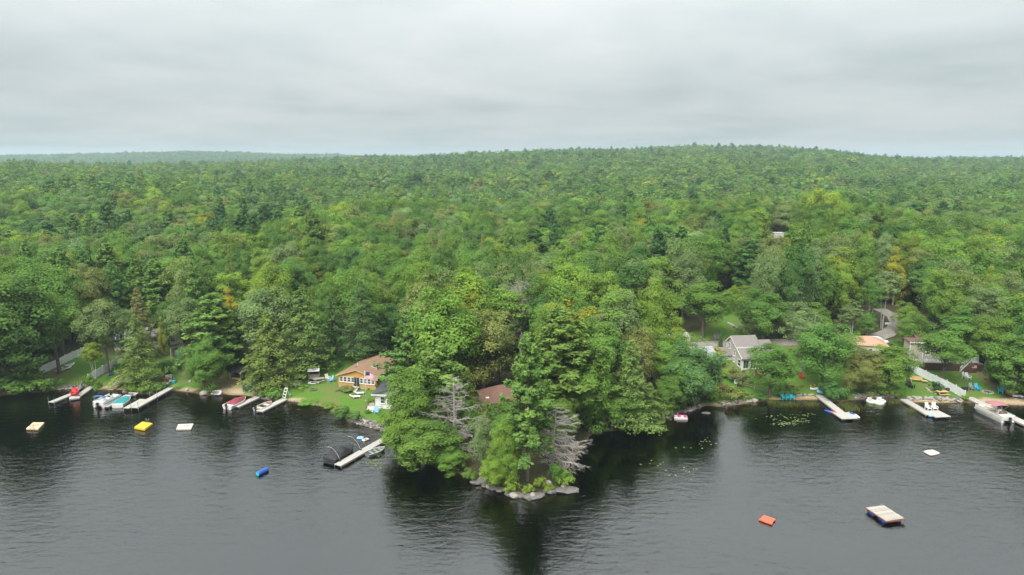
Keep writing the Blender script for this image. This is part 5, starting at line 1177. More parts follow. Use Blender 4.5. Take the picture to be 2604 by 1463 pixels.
c0 = P(585,966); t = thing('lean_to', 'low dark lean to with black sheet roof under the hemlocks', 'shed', c0, -.2)
MB().slab([(0, -.2, 1.5), (2.4, -.2, 1.5), (2.6, 1.9, 1.95), (.2, 1.9, 1.95)], .06).build('roof', M['dark'], t)
for x_, y_ in ((.1, -.1), (2.3, -.1), (.3, 1.8), (2.5, 1.8)): MB().box((x_, y_, .75), (.09, .09, 1.6)).build('post', M['oldwood'], t)
MB().box((1.3, .9, .45), (2.0, 1.4, .9)).build('stored_load', M['black'], t); MB().box((1.3, .1, .25), (1.9, .3, .3)).build('timber', M['newwood'], t)
# trailer in the forest
gz = G(TX, TY); t = thing('trailer', 'white box trailer standing alone in the forest', 'trailer', (TX-1.9, TY, gz), .05); hz_ = 2.7
MB().box((1.9, 1.2, hz_-.8), (3.8, 2.4, 2.0)).build('body', M['paint'], t); MB().box((1.9, 1.2, hz_+.24), (4.0, 2.6, .1)).build('roof', M['white'], t); MB().box((1.9, 1.2, hz_-1.85), (3.6, 1.6, .16)).build('chassis', M['black'], t)
for x_ in (1.2, 2.2): MB().tube([(x_, -.05, hz_-2.1), (x_, .15, hz_-2.1)], .36, 12).build('wheel', M['tyre'], t)
# SUV on the gravel
c0 = P(2229,880); t = thing('suv', 'white sport utility vehicle parked on the gravel behind the salmon roof', 'car', (c0[0], c0[1], c0[2]+.09), -.15)
pr = [(-2.2, .45), (2.2, .45), (2.25, .95), (1.1, 1.08), (.55, 1.68), (-1.85, 1.72), (-2.2, 1.1)]
MB().loft([[(x, y, z) for x, z in pr] for y in (-.88, .88)], closed=True).build('body', M['carw'], t, bevel=.08)
for s in (-1, 1):
    MB().add([(-1.75, s*.895, 1.15), (-.55, s*.895, 1.15), (-.55, s*.895, 1.6), (-1.65, s*.895, 1.6), (-.45, s*.896, 1.15), (.85, s*.896, 1.15), (.45, s*.896, 1.6), (-.45, s*.896, 1.6)], [(0, 1, 2, 3), (4, 5, 6, 7)]).build('side_window', M['glass'], t)
    for x_ in (-1.35, 1.35): w_ = MB().tube([(x_, s*.75, .36), (x_, s*.92, .36)], .36, 16).build('wheel', M['tyre'], t); MB().tube([(x_, s*.92, .36), (x_, s*.935, .36)], .2, 12).build('rim', M['alu'], w_)
    MB().box((2.22, s*.65, .82), (.06, .3, .16)).build('headlight', M['gel'], t)
MB().add([(.62, -.75, 1.62), (.62, .75, 1.62), (1.08, .8, 1.14), (1.08, -.8, 1.14)], [(0, 1, 2, 3)]).build('windscreen', M['glass'], t)
MB().add([(-2.02, -.75, 1.62), (-2.02, .75, 1.62), (-2.23, .78, 1.2), (-2.23, -.78, 1.2)], [(0, 3, 2, 1)]).build('rear_window', M['glass'], t)
p = P(2257,836); t = thing('road_sign', 'small white board on a post at the road bend', 'sign', p, .1); MB().box((0, 0, .6), (.1, .1, 1.2)).build('post', M['oldwood'], t); MB().box((0, -.06, 1.15), (1.5, .05, .4)).build('board', M['paint'], t)
# ------------------------------------------------------------------ fences
def fence(label, pts, h=1.75, step=2.3):
    """white vinyl panels between posts, along places of the photograph"""
    q = np.array([P(*p)[:2] for p in pts]); s = np.concatenate([[0], np.cumsum(np.hypot(*np.diff(q, axis=0).T))]); n = max(1, round(s[-1]/step)); k = np.linspace(0, s[-1], n+1)
    v = np.column_stack([np.interp(k, s, q[:, 0]), np.interp(k, s, q[:, 1])]); t = thing('vinyl_fence', label, 'fence', (v[0][0], v[0][1], G(*v[0])))
    o_ = np.array([v[0][0], v[0][1], G(*v[0])])
    for i in range(n+1):
        c = np.array([*v[i], G(*v[i])])-o_; po = MB().box((c[0], c[1], c[2]+h/2+.03), (.13, .13, h+.12)).build('post', M['white'], t); MB().box((c[0], c[1], c[2]+h+.12), (.17, .17, .05)).build('post_cap', M['white'], po)
        if i < n:
            d = np.array([*v[i+1], G(*v[i+1])])-o_; a = math.atan2(d[1]-c[1], d[0]-c[0]); nx_, ny_ = -math.sin(a)*.02, math.cos(a)*.02
            MB().add([(c[0]-nx_, c[1]-ny_, c[2]+.06), (d[0]-nx_, d[1]-ny_, d[2]+.06), (d[0]-nx_, d[1]-ny_, d[2]+h), (c[0]-nx_, c[1]-ny_, c[2]+h), (c[0]+nx_, c[1]+ny_, c[2]+.06), (d[0]+nx_, d[1]+ny_, d[2]+.06), (d[0]+nx_, d[1]+ny_, d[2]+h), (c[0]+nx_, c[1]+ny_, c[2]+h)], [(0, 1, 2, 3), (7, 6, 5, 4), (0, 4, 5, 1), (1, 5, 6, 2), (2, 6, 7, 3), (3, 7, 4, 0)]).build('fence_panel', M['vinyl'], t)
    return t
M['vinyl'] = plain('vinyl_panel', (.66, .68, .68), .5, var=.08)
fence('white vinyl fence behind the upturned boats at the far left', [(102,953),(140,937),(188,913),(228,896)], 1.5)
fence('white vinyl fence running up from the birch clump', [(226,974),(262,951),(290,935),(318,920)], 1.5)
fence('long white vinyl fence across the lawn before the beige house', [(2452,1016),(2412,992),(2370,972),(2330,952),(2302,938)], 1.45)
# ------------------------------------------------------------------ garden furniture
def mk(build): b = MB(); build(b); return b.mesh('chair_part')
AD_SEAT = MB().box((0, .0, .34), (.55, .55, .05), rx=.16).mesh('seat'); AD_BACK = MB().box((0, .34, .66), (.52, .05, .75), rx=-.38).mesh('backrest'); AD_ARM = MB().box((0, 0, .55), (.12, .7, .04)).mesh('armrest'); AD_LEG = MB().box((0, 0, .27), (.07, .10, .54)).mesh('leg')
def adirondack(label, px, py, rz, mat, group=None, z=None):
    p = P(px, py) if z is None else np.array([*at_z(px, py, z), z]); t = thing('adirondack_chair', label, 'chair', p, rz, group)
    reuse(AD_SEAT, 'seat', t, M[mat]); reuse(AD_BACK, 'backrest', t, M[mat])
    for s in (-1, 1):
        reuse(AD_ARM, 'armrest', t, M[mat]).location = (s*.33, 0, 0)
        for y_ in (-.28, .26): reuse(AD_LEG, 'leg', t, M[mat]).location = (s*.30, y_, 0)
    t.scale = (1.12, 1.12, 1.12); return t
for i, (px, py, rz) in enumerate(((1992,1016,.25), (2003,1016,.05), (2013,1016,-.1))): adirondack(('left', 'middle', 'right')[i]+' one of three cyan adirondack chairs in a row at the water', px, py, rz, 'cyan', 'cyan chairs at the water')
for i, (px, py, rz) in enumerate(((626,996,.9), (637,999,.6), (644,997,.4))): adirondack(('left', 'middle', 'right')[i]+' one of three dark green chairs on the small beach', px, py, rz, 'green', 'green beach chairs')
adirondack('beige chair beside the blue one on the cottage lawn', 834,968,.8,'cream'); adirondack('pale blue chair on the cottage lawn near the fire ring', 841,972,-.9,'sky')
adirondack('pale blue chair at the foot of the white cottage steps', 958,1052,.3,'sky'); 
adirondack('light grey chair on the lawn facing the water, left of the cyan one', 2471,992,.15,'alu'); adirondack('cyan chair on the lawn beside the light grey one', 2485,993,.1,'aqua')
adirondack('left one of two white chairs below the deck stairs', 2454,963,.5,'white', 'white chairs below the deck'); adirondack('right one of two white chairs below the deck stairs', 2461,965,.2,'white', 'white chairs below the deck')
adirondack('left white chair on the floating platform', 2360,1043,.2,'gel', 'white chairs on the platform', z=.42); adirondack('right white chair on the floating platform', 2376,1043,-.1,'gel', 'white chairs on the platform', z=.42)
adirondack('dark folding chair nearest the shore tree on the right lawn', 2318,987,.5,'black'); adirondack('dark chair left of the other one on the right lawn', 2309,981,-.4,'black')
adirondack('left one of two red chairs at the end of the left dock', 188,1006,.4,'red','red dock chairs', z=.44); adirondack('right one of two red chairs at the end of the left dock', 193,1004,.2,'red','red dock chairs', z=.44)
adirondack('blue chair in the pile left of the kayaks on the right beach', 2544,1000,.9,'aqua'); adirondack('upper blue chair of the pile by the kayaks on the right beach', 2549,995,-.5,'aqua')
adirondack('red chair on the lawn in front of the grey house tree', 1926,963,.3,'wood_red'); adirondack('small red chair right of the spreading shore tree', 2038,963,.2,'red'); adirondack('black chair on the grass below the grey house', 1912,975,.9,'black')
def picnic(label, px, py, rz, mat='newwood'):
    t = thing('picnic_table', label, 'table', P(px, py), rz); 
    for i in range(4): MB().box((0, -.33+i*.22, .74), (1.8, .20, .04)).build('tabletop_plank', M[mat], t)
    for s in (-1, 1): MB().box((0, s*.78, .44), (1.8, .27, .04)).build('bench', M[mat], t)
    for x_ in (-.65, .65):
        l = MB(); l.tube([(x_, -.75, 0), (x_, -.25, .72)], .05, 4); l.tube([(x_, .75, 0), (x_, .25, .72)], .05, 4); l.box((x_, 0, .42), (.06, 1.6, .09)); l.build('leg_frame', M[mat], t)
    return t
picnic('new picnic table beside the round shrub on the right lawn', 2395,1006,0.0); picnic('old picnic table beside the canopy swing', 811,973,.5,'oldwood'); picnic('brown picnic table behind the slender shore tree on the right', 2160,985,.0,'wood_red')
def chaise(label, px, py, rz, mat='white'):
    t = thing('lounge_chair', label, 'lounger', P(px, py), rz); MB().box((.1, 0, .34), (1.25, .6, .07)).build('seat', M[mat], t); MB().box((-.72, 0, .52), (.68, .6, .06), ry=.55).build('backrest', M[mat], t)
    for x_ in (-.4, .6):
        for s in (-1, 1): MB().box((x_, s*.26, .16), (.06, .06, .32)).build('leg', M[mat], t)
    return t
chaise('lower one of two white loungers on the cottage lawn', 905,1013,.25); chaise('upper one of two white loungers on the cottage lawn', 915,1004,.2)
# canopy swing
t = thing('canopy_swing', 'garden swing with white canopy on the cottage lawn', 'swing', P(799,968), .2)
MB().slab([(-1.0, -.6, 1.95), (1.0, -.6, 1.95), (1.0, .7, 2.1), (-1.0, .7, 2.1)], .1).build('canopy', M['white'], t)
for x_ in (-.95, .95): MB().tube([(x_, -.75, 0), (x_, .05, 1.95), (x_, .85, 0)], .04, 6).build('side_frame', M['oldwood'], t)
MB().box((0, -.1, .5), (1.6, .55, .08)).build('seat', M['oldwood'], t); MB().box((0, .25, .8), (1.6, .08, .6)).build('backrest', M['oldwood'], t); MB().box((0, -1.35, .05), (1.9, 1.1, .10)).build('base_mat', M['white'], t); MB().box((0.1, -1.35, .11), (1.0, .6, .03)).build('dark_cushion', M['black'], t)
def fire_ring(label, px, py, r=.7, mat='rockp', n=11):
    t = thing('fire_ring', label, 'fire pit', P(px, py))
    for i in range(n):
        a = i*2*math.pi/n; MB().box((r*math.cos(a), r*math.sin(a), .12), (.26, r*5.6/n, .26), a, .85).build('stone', M[mat], t, bevel=.04)
    MB().tube([(0, 0, .0), (0, 0, .05)], r*.85, 14).build('ash_bed', M['black'], t)
fire_ring('stone fire ring under the yellow green hemlock on the left', 333,970,.85,'rockp'); fire_ring('small flat fire ring on the cottage lawn', 797,992,.5,'rock'); fire_ring('stone fire ring on the right lawn before the blue chairs', 2511,999,.8,'rockp')
# wooden beach steps with yellow rails
t = thing('beach_steps', 'wooden steps with yellow handrails leading to the left beach', 'steps', P(281,993), -.45)
for i in range(6): MB().box((0, .15+i*.32, .12+i*.17), (1.15, .3, .05)).build('tread', M['oldwood'], t)
MB().box((0, 2.9, 1.05), (1.2, 2.0, .06)).build('landing', M['oldwood'], t)
for s in (-1, 1):
    for y_, z_ in ((.1, .1), (1.9, 1.0), (3.8, 1.0)): MB().box((s*.58, y_, z_+.45), (.08, .08, .95)).build('rail_post', M['newwood'], t)
    MB().tube([(s*.58, .1, 1.0), (s*.58, 1.9, 1.95), (s*.58, 3.8, 1.95)], .05, 4).build('handrail', M['tanraft'], t); MB().slab([(s*.56, 0, .1), (s*.6, 0, .1), (s*.6, 2, 1.05), (s*.56, 2, 1.05)], .2).build('stringer', M['oldwood'], t)
# boats and boards ashore
kayak('blue kayak lying on the grass by the white fence on the left', (277,957), (292,945), 'blue', w=.9)
for i, (a, b, m_, lab) in enumerate((((165,935),(190,928),'gel','pale upturned boat highest of three along the left fence'), ((156,942),(182,936),'alu','pale upturned boat in the middle of three along the left fence'), ((138,949),(166,943),'oldwood','brown upturned boat lowest of three along the left fence'))):
    kayak(lab, a, b, m_, w=1.25, h=.5, cock=None, name='upturned_boat', cat='boat', group='boats along the left fence')
c0 = P(553,1003); t = thing('dinghy', 'small white dinghy tipped on the shore right of the pale boulder', 'boat', c0, -.1)
MB().loft([[(x, -w, .62), (x, -w*.8, .08), (x, w*.8, .08), (x, w, .62)] for x, w in ((-.85, .42), (-.4, .5), (.5, .5), (.9, .36))], closed=True).build('hull', M['gel'], t, bevel=.08); MB().box((0, -.1, .63), (1.1, .5, .03)).build('well', M['oldwood'], t); t.rotation_euler.x = .6
kayak('white canoe lying on the grass above the angled dock', (2060,993), (2083,990), 'gel', w=1.0, h=.5, cock=None, name='canoe', cat='canoe'); kayak('yellow kayak behind the white canoe', (2060,985), (2073,983), 'yellow', w=.7)
kayak('red kayak in the pile on the right beach', (2556,999), (2580,1013), 'red', w=.85); kayak('yellow kayak on top of the pile on the right beach', (2556,996), (2572,1000), 'yellow', w=.7, h=.75); kayak('black kayak beside the red one on the right beach', (2566,1001), (2578,1006), 'black', w=.7, h=.5)
c0 = P(2586,1012); t = thing('cart', 'grey boat cart beside the kayak pile at the right edge', 'cart', c0, -.3); MB().box((0, 0, .35), (1.6, .7, .25)).build('tray', M['alu'], t, bevel=.05)
for s in (-1, 1): MB().tube([(.2, s*.4, .22), (.2, s*.5, .22)], .22, 12).build('wheel', M['tyre'], t)
# stacked boards on the cottage lawn edge, clutter by the long dock
c0 = P(741,980)
for i, (m1, m2, dx, dy) in enumerate((('gel', 'purple', 0, 0), ('lime', 'gel', .25, .22), ('alu', 'pink', -.2, .45), ('gel', 'lime', .1, .68))):
    t = thing('paddle_board', ('white and purple', 'lime green', 'grey and pink', 'white and lime')[i]+' paddle board in the stack at the corner of the cottage lawn', 'paddle board', (c0[0]-1.3+dx, c0[1]-.4+dy, c0[2]+.08+.09*i), .2+.04*i, 'stacked paddle boards')
    u = np.linspace(0, 1, 13); w_ = .4*np.sin(np.clip(u, .02, .985)*math.pi)**.55; pl = [(x*2.9, y) for x, y in zip(u, -w_)]+[(x*2.9, y) for x, y in zip(u[::-1], w_[::-1])]
    MB().prism(pl, 0, .11).build('board', M[m1], t, bevel=.02); MB().box((1.5, 0, .118), (1.1, .5, .012)).build('deck_pad', M[m2], t)
def crate(name, label, cat, px, py, dims, mat, rz=0, lid=None, dz=0):
    p = P(px, py); t = thing(name, label, cat, (p[0], p[1], p[2]+dz), rz); b = MB().box((0, 0, dims[2]/2), dims, 0, .94).build('body', M[mat], t, bevel=.04); MB().box((0, 0, dims[2]+.03), (dims[0]*1.02, dims[1]*1.02, .06)).build('lid', M[lid or mat], t, bevel=.02); return t
crate('cooler', 'blue cooler with white lid by the root of the longest left dock', 'cooler', 421, 984, (.7,.5,.5), 'blue', .2, 'gel')
crate('storage_bin', 'red bin in the clutter above the longest left dock', 'bin', 420, 969, (.6,.5,.45), 'red', .4); crate('storage_bin', 'bright blue bin in the clutter above the longest left dock', 'bin', 442, 973, (.8,.5,.3), 'aqua', -.2)
kayak('white kayak lying beside the blue cooler', (414,979), (436,968), 'gel', w=.7); kayak('old grey kayak beside the white one near the cooler', (424,982), (440,972), 'oldwood', w=.6)
c0 = P(436,968); t = thing('bicycle', 'dark bicycle leaning in the clutter above the longest left dock', 'bicycle', c0, .3)
for x_ in (-.5, .5): w_ = MB().tube([(x_+.33*math.cos(a), 0, .35+.33*math.sin(a)) for a in np.linspace(0, 6.283, 17)], .03, 6, False).build('wheel', M['black'], t)
MB().tube([(-.5, 0, .35), (-.05, 0, .35), (.35, 0, .85), (-.15, 0, .85), (-.5, 0, .35)], .025, 6).build('frame', M['wood_red'], t); MB().tube([(.5, 0, .35), (.35, 0, .95), (.3, -.25, 1.0), (.3, .25, 1.0)], .02, 6).build('handlebar', M['metal'], t); MB().box((-.2, 0, .98), (.25, .12, .06)).build('saddle', M['black'], t)
crate('deck_box', 'white patio box in the clutter above the longest left dock', 'box', 429, 962, (1.1,.6,.5), 'gel', .5)
kayak('rust red canoe lying by the stone heap under the yellow green hemlock', (371,970), (398,963), 'wood_red', w=.9, h=.45, cock='brownwood', name='canoe', cat='canoe')
crate('tub', 'pale blue tub by the stone heap on the left', 'tub', 384, 961, (.6,.5,.4), 'sky', .1)
c0 = P(374,1002); t = thing('stone_steps', 'pale concrete steps down to the water left of the longest dock', 'steps', (c0[0]+.3, c0[1]+.3, .0), .3)
for i in range(4): MB().box((i*.25, i*.35, .12+.16*i), (1.3, .5, .2)).build('step', M['rockp'], t, bevel=.03)
# right lawn: timber bench, grill, balls and flags
t = thing('timber_seat', 'raw timber bench seat against the white fence', 'bench', P(2330,971), -.25); MB().box((0, 0, .42), (2.0, .5, .08)).build('seat', M['newwood'], t); MB().box((0, .28, .7), (2.0, .07, .4)).build('backrest', M['newwood'], t); MB().box((1.2, -.35, .38), (.9, .6, .08), -.3).build('side_seat', M['newwood'], t)
for x_ in (-.85, .85): MB().box((x_, 0, .2), (.1, .45, .4)).build('leg', M['newwood'], t)
t = thing('grill', 'black kettle grill beside the new picnic table', 'grill', P(2408,1002), 0); MB().tube([(0, 0, .62), (0, 0, .72), (0, 0, .9), (0, 0, 1.05), (0, 0, 1.1)], [.2, .34, .38, .26, .06], 14).build('kettle', M['black'], t, smooth=True)
for a in (0, 2.1, 4.2): MB().tube([(.15*math.cos(a), .15*math.sin(a), .65), (.32*math.cos(a), .32*math.sin(a), 0)], .02, 6).build('leg', M['metal'], t)
crate('deck_box', 'dark storage box behind the fence end on the right lawn', 'box', 2453, 994, (.9,.6,.6), 'black', .2)
t = thing('tube_float', 'blue inflatable tube resting at the root of the angled dock', 'float', P(2088,1000), 0)
MB().tube([(.5*math.cos(a), .5*math.sin(a), .28) for a in np.linspace(0, 6.283, 17)], .24, 8, False).build('ring', M['sky'], t, smooth=True); MB().box((0, 0, .3), (.7, .7, .1)).build('floor', M['blue'], t)
def ball(label, px, py, mat, r=.2):
    p = P(px, py); t = thing('beach_ball', label, 'ball', p); an = np.linspace(0, math.pi, 8); MB().tube([(0, 0, r-r*math.cos(a)) for a in an], [max(.01, r*math.sin(a)) for a in an], 12).build('ball', M[mat], t, smooth=True); MB().tube([(0, 0, r-.03), (0, 0, r+.03)], r*1.02, 12).build('band', M['gel'], t)
ball('blue ball on the sand strip right of the longest dock', 476,994,'sky'); ball('blue ball on the grass left of the ladder frame', 713,1003,'sky',.18); ball('blue ball on the grass right of the ladder frame', 738,1007,'sky',.18)
t = thing('log', 'pale fallen log lying by the brown roofed camp', 'log', P(1230,1012), .45); MB().tube([(0, 0, .3), (1.2, .1, .4), (2.4, 0, .5)], [.13, .11, .08], 8).build('stem', M['dead'] if 'dead' in M else M_DEAD, t, smooth=True); MB().tube([(1.6, .05, .45), (2.0, .4, 1.0)], [.06, .02], 6).build('branch_stub', M_DEAD, t)
t = thing('rail_fence', 'weathered split rail fence slanting down the flower garden', 'fence', P(1892,985), -.75)
for i in range(3): MB().box((i*1.9, 0, .4), (.12, .12, .95)).build('post', M['oldwood'], t)
for z_ in (.35, .7): MB().tube([(-.3, .07, z_+.1), (2, .05, z_), (4.2, .07, z_-.05)], .05, 6).build('rail', M['oldwood'], t)
t = thing('garden_chair', 'white metal garden seat in the flower garden', 'chair', P(1874,980), .6); MB().box((0, 0, .42), (1.0, .45, .05)).build('seat', M['white'], t); MB().box((0, .25, .75), (1.0, .04, .6)).build('backrest', M['white'], t)
for x_ in (-.45, .45):
    for y_ in (-.2, .2): MB().box((x_, y_, .2), (.04, .04, .42)).build('leg', M['white'], t)
# ------------------------------------------------------------------ stones
def rock_mesh(seed, flat=.6):
    r = np.random.default_rng(seed); import bmesh
    bm = bmesh.new(); bmesh.ops.create_icosphere(bm, subdivisions=2, radius=1)
    d = rand_dirs(7, r); k = r.uniform(.55, .85, 7)
    for v in bm.verts:
        c = np.array(v.co)
        for dd, kk in zip(d, k):
            s = c @ dd
            if s > kk: c = c-dd*(s-kk)*.85
        v.co = c*np.array([1, 1, flat])*(1+r.normal(0, .02))
    me = bpy.data.meshes.new('stone'); bm.to_mesh(me); bm.free(); return me
ROCKS = [rock_mesh(i, f) for i, f in ((1, .6), (2, .75), (3, .5), (4, .65), (5, .9))]
def boulder(label, px, py, w, d, h, mat='rock', rz=0, seed=0, z=None, group=None):
    p = P(px, py) if z is None else np.array([*at_z(px, py, z), z]); o = reuse(ROCKS[seed % 5], 'boulder', None, M[mat]); o.location = (p[0], p[1], p[2]+h*.1); o.scale = (w/2, d/2, h/1.3); o.rotation_euler = (0, 0, rz); tag(o, label, 'rock', group); return o
for a in [('long flat granite slab at the right tip of the point',1440,1248,4.0,1.9,.6,'rock',.1,2,.05), ('round grey ledge at the front of the point below the pine',1352,1262,3.6,2.0,.7,'rock',.2,0,.05), ('low granite ledge left of the round one at the front of the point',1308,1260,2.6,1.4,.8,'rock',-.3,3,.05),
 ('upright boulder at the water left of the front ledge',1258,1243,1.5,1.2,1.1,'rock',0,1,.05), ('flat rock at the left end of the point rocks',1212,1229,2.2,1.2,.8,'rock',.2,2,.05), ('small pale boulder on the bare ground of the point',1393,1233,1.1,.8,.8,'rockp',0,4,None), ('tiny pale stone beside the tip pine',1350,1240,.6,.5,.45,'rockp',0,1,None), ('grey rock between the tip pine and the long slab',1405,1252,1.6,1.0,.7,'rock',.4,3,.05), ('small rock beside the long slab under the shrub',1432,1238,.9,.7,.5,'rockp',0,0,None), ('dark rock low in the water left of the upright boulder',1235,1238,1.3,.9,.5,'rock',.5,2,.0), ('wedge of ledge behind the flat left rock',1226,1226,1.6,1.0,.9,'rock',-.4,4,.1),
 ('pale pointed boulder at the foot of the yellow tipped maple',519,1003,1.5,1.0,1.0,'rockp',.2,1,None), ('dark rock awash near the head of the right cove',1795,1052,1.9,1.0,.5,'rock',.2,2,.0), ('grey boulder by the red pedal boat',1752,1043,1.5,1.1,.9,'rock',0,3,.1), ('smaller grey boulder right of the pedal boat',1740,1048,1.1,.9,.6,'rock',.6,0,.1), ('boulder under the bay hemlock left of the pedal boat',1700,1060,1.3,1.0,.7,'rock',.3,4,.1),
 ('large mossy boulder beside the narrow evergreen at the road',1823,862,2.0,1.6,1.9,'rock',0,1,None), ('pale boulder at the shore right of the flower garden',1918,1020,1.6,1.1,.9,'rockp',.3,0,None), ('grey slab in the bushes above the right cove',1905,1004,1.6,1.1,.8,'rock',.3,3,None), ('pale rock at the root of the cross dock on the left',318,998,1.0,.8,.6,'rockp',.1,3,None), ('grey stone right of the green beach chairs',650,1003,1.0,.8,.7,'rock',.1,1,None), ('white stone on the grass above the pale boulder',483,972,.6,.5,.5,'rockp',0,4,None)]:
    boulder(*a)
def stones(name, label, cat, line, n, size, mat, rows=1, up=.25, spread=.5, vary=.35, seed=5):
    """a run of separate stones along places of the photograph"""
    r = np.random.default_rng(seed); q = np.array([P(*p)[:2] for p in line]); s = np.concatenate([[0], np.cumsum(np.hypot(*np.diff(q, axis=0).T))]); t = thing(name, label, cat, (q[0][0], q[0][1], G(*q[0]))); t['kind'] = 'thing'
    o_ = np.array([q[0][0], q[0][1], G(*q[0])])
    for j in range(rows):
        for i in range(n):
            k = (i+.5+r.uniform(-.3, .3))/n*s[-1]; x, y = np.interp(k, s, q[:, 0])+r.normal(0, .1), np.interp(k, s, q[:, 1])+j*spread+r.normal(0, spread*.22); z = max(G(x, y), .02); w = size*r.uniform(1-vary, 1+vary)
            o = reuse(ROCKS[int(r.integers(5))], 'stone', t, M[mat] if r.random() < .72 else M['rock' if mat == 'rockp' else 'rockp']); o.location = (x-o_[0], y-o_[1], z-o_[2]+w*.12); o.scale = (w*.62, w*.5, w*.5); o.rotation_euler = (r.normal(0, .2), r.normal(0, .2), r.uniform(0, 6.28))
    return t
stones('riprap_bank', 'bank of grey rubble stones below the white cottage', 'stone bank', [(893,1073),(920,1081),(950,1089),(982,1098)], 26, .42, 'rock', rows=5, spread=.36, seed=1)
stones('stone_wall', 'low pale boulder wall along the right lawn edge', 'stone wall', [(2305,1018),(2345,1015),(2400,1018),(2450,1021)], 24, .62, 'rockp', rows=2, spread=.5, seed=2)
stones('stone_wall', 'pale stone edging behind the three cyan chairs', 'stone wall', [(2012,1010),(2040,1006),(2065,1005),(2085,1008)], 16, .5, 'rockp', rows=1, seed=3)
stones('stone_wall', 'tumbled shore stones below the flower garden', 'stone wall', [(1828,1031),(1865,1028),(1900,1022),(1928,1019)], 24, .45, 'rockp', rows=2, spread=.4, seed=4)
stones('stone_wall', 'rough stones under the two leafy trees by the inflatable island', 'stone wall', [(2170,1013),(2210,1011),(2255,1010),(2285,1013)], 22, .6, 'rock', rows=2, spread=.45, seed=6)
stones('stone_wall', 'line of stones holding the bare bank of the back lawn', 'stone wall', [(1850,821),(1862,828),(1875,836),(1886,841)], 20, .7, 'rockp', rows=1, seed=7)
stones('stone_edging', 'ring of stones round the dark shrub on the right lawn', 'stone edging', [(2356,986),(2362,995),(2378,1001),(2398,1001)], 14, .38, 'rockp', rows=1, seed=8)
stones('stone_shore', 'scattered stones on the far left shore below the yellow toys', 'stone bank', [(150,991),(180,989),(205,989)], 16, .5, 'rock', rows=2, spread=.6, seed=9)
stones('stone_shore', 'stones along the water edge of the cottage lawn', 'stone bank', [(733,1020),(775,1025),(815,1032)], 26, .26, 'rockp', rows=1, seed=10)
stones('stone_shore', 'stones in front of the green shrubs between the left docks', 'stone bank', [(312,994),(335,1001),(380,1004),(408,1000)], 20, .42, 'rock', rows=1, seed=11)
stones('stone_shore', 'broken ledge stones round the front of the point', 'stone bank', [(1200,1226),(1255,1244),(1310,1264),(1356,1264),(1388,1253),(1440,1248)], 13, .8, 'rock', rows=1, vary=.6, seed=12)
stones('stone_shore', 'dark shore stones behind the red pedal boat', 'stone bank', [(1690,1066),(1715,1053),(1755,1046),(1780,1036)], 22, .6, 'rock', rows=2, spread=.35, seed=13)
stones('stone_shore', 'stones at the root of the short old dock', 'stone bank', [(650,1010),(665,1014),(690,1018)], 12, .45, 'rock', rows=2, spread=.3, seed=14)
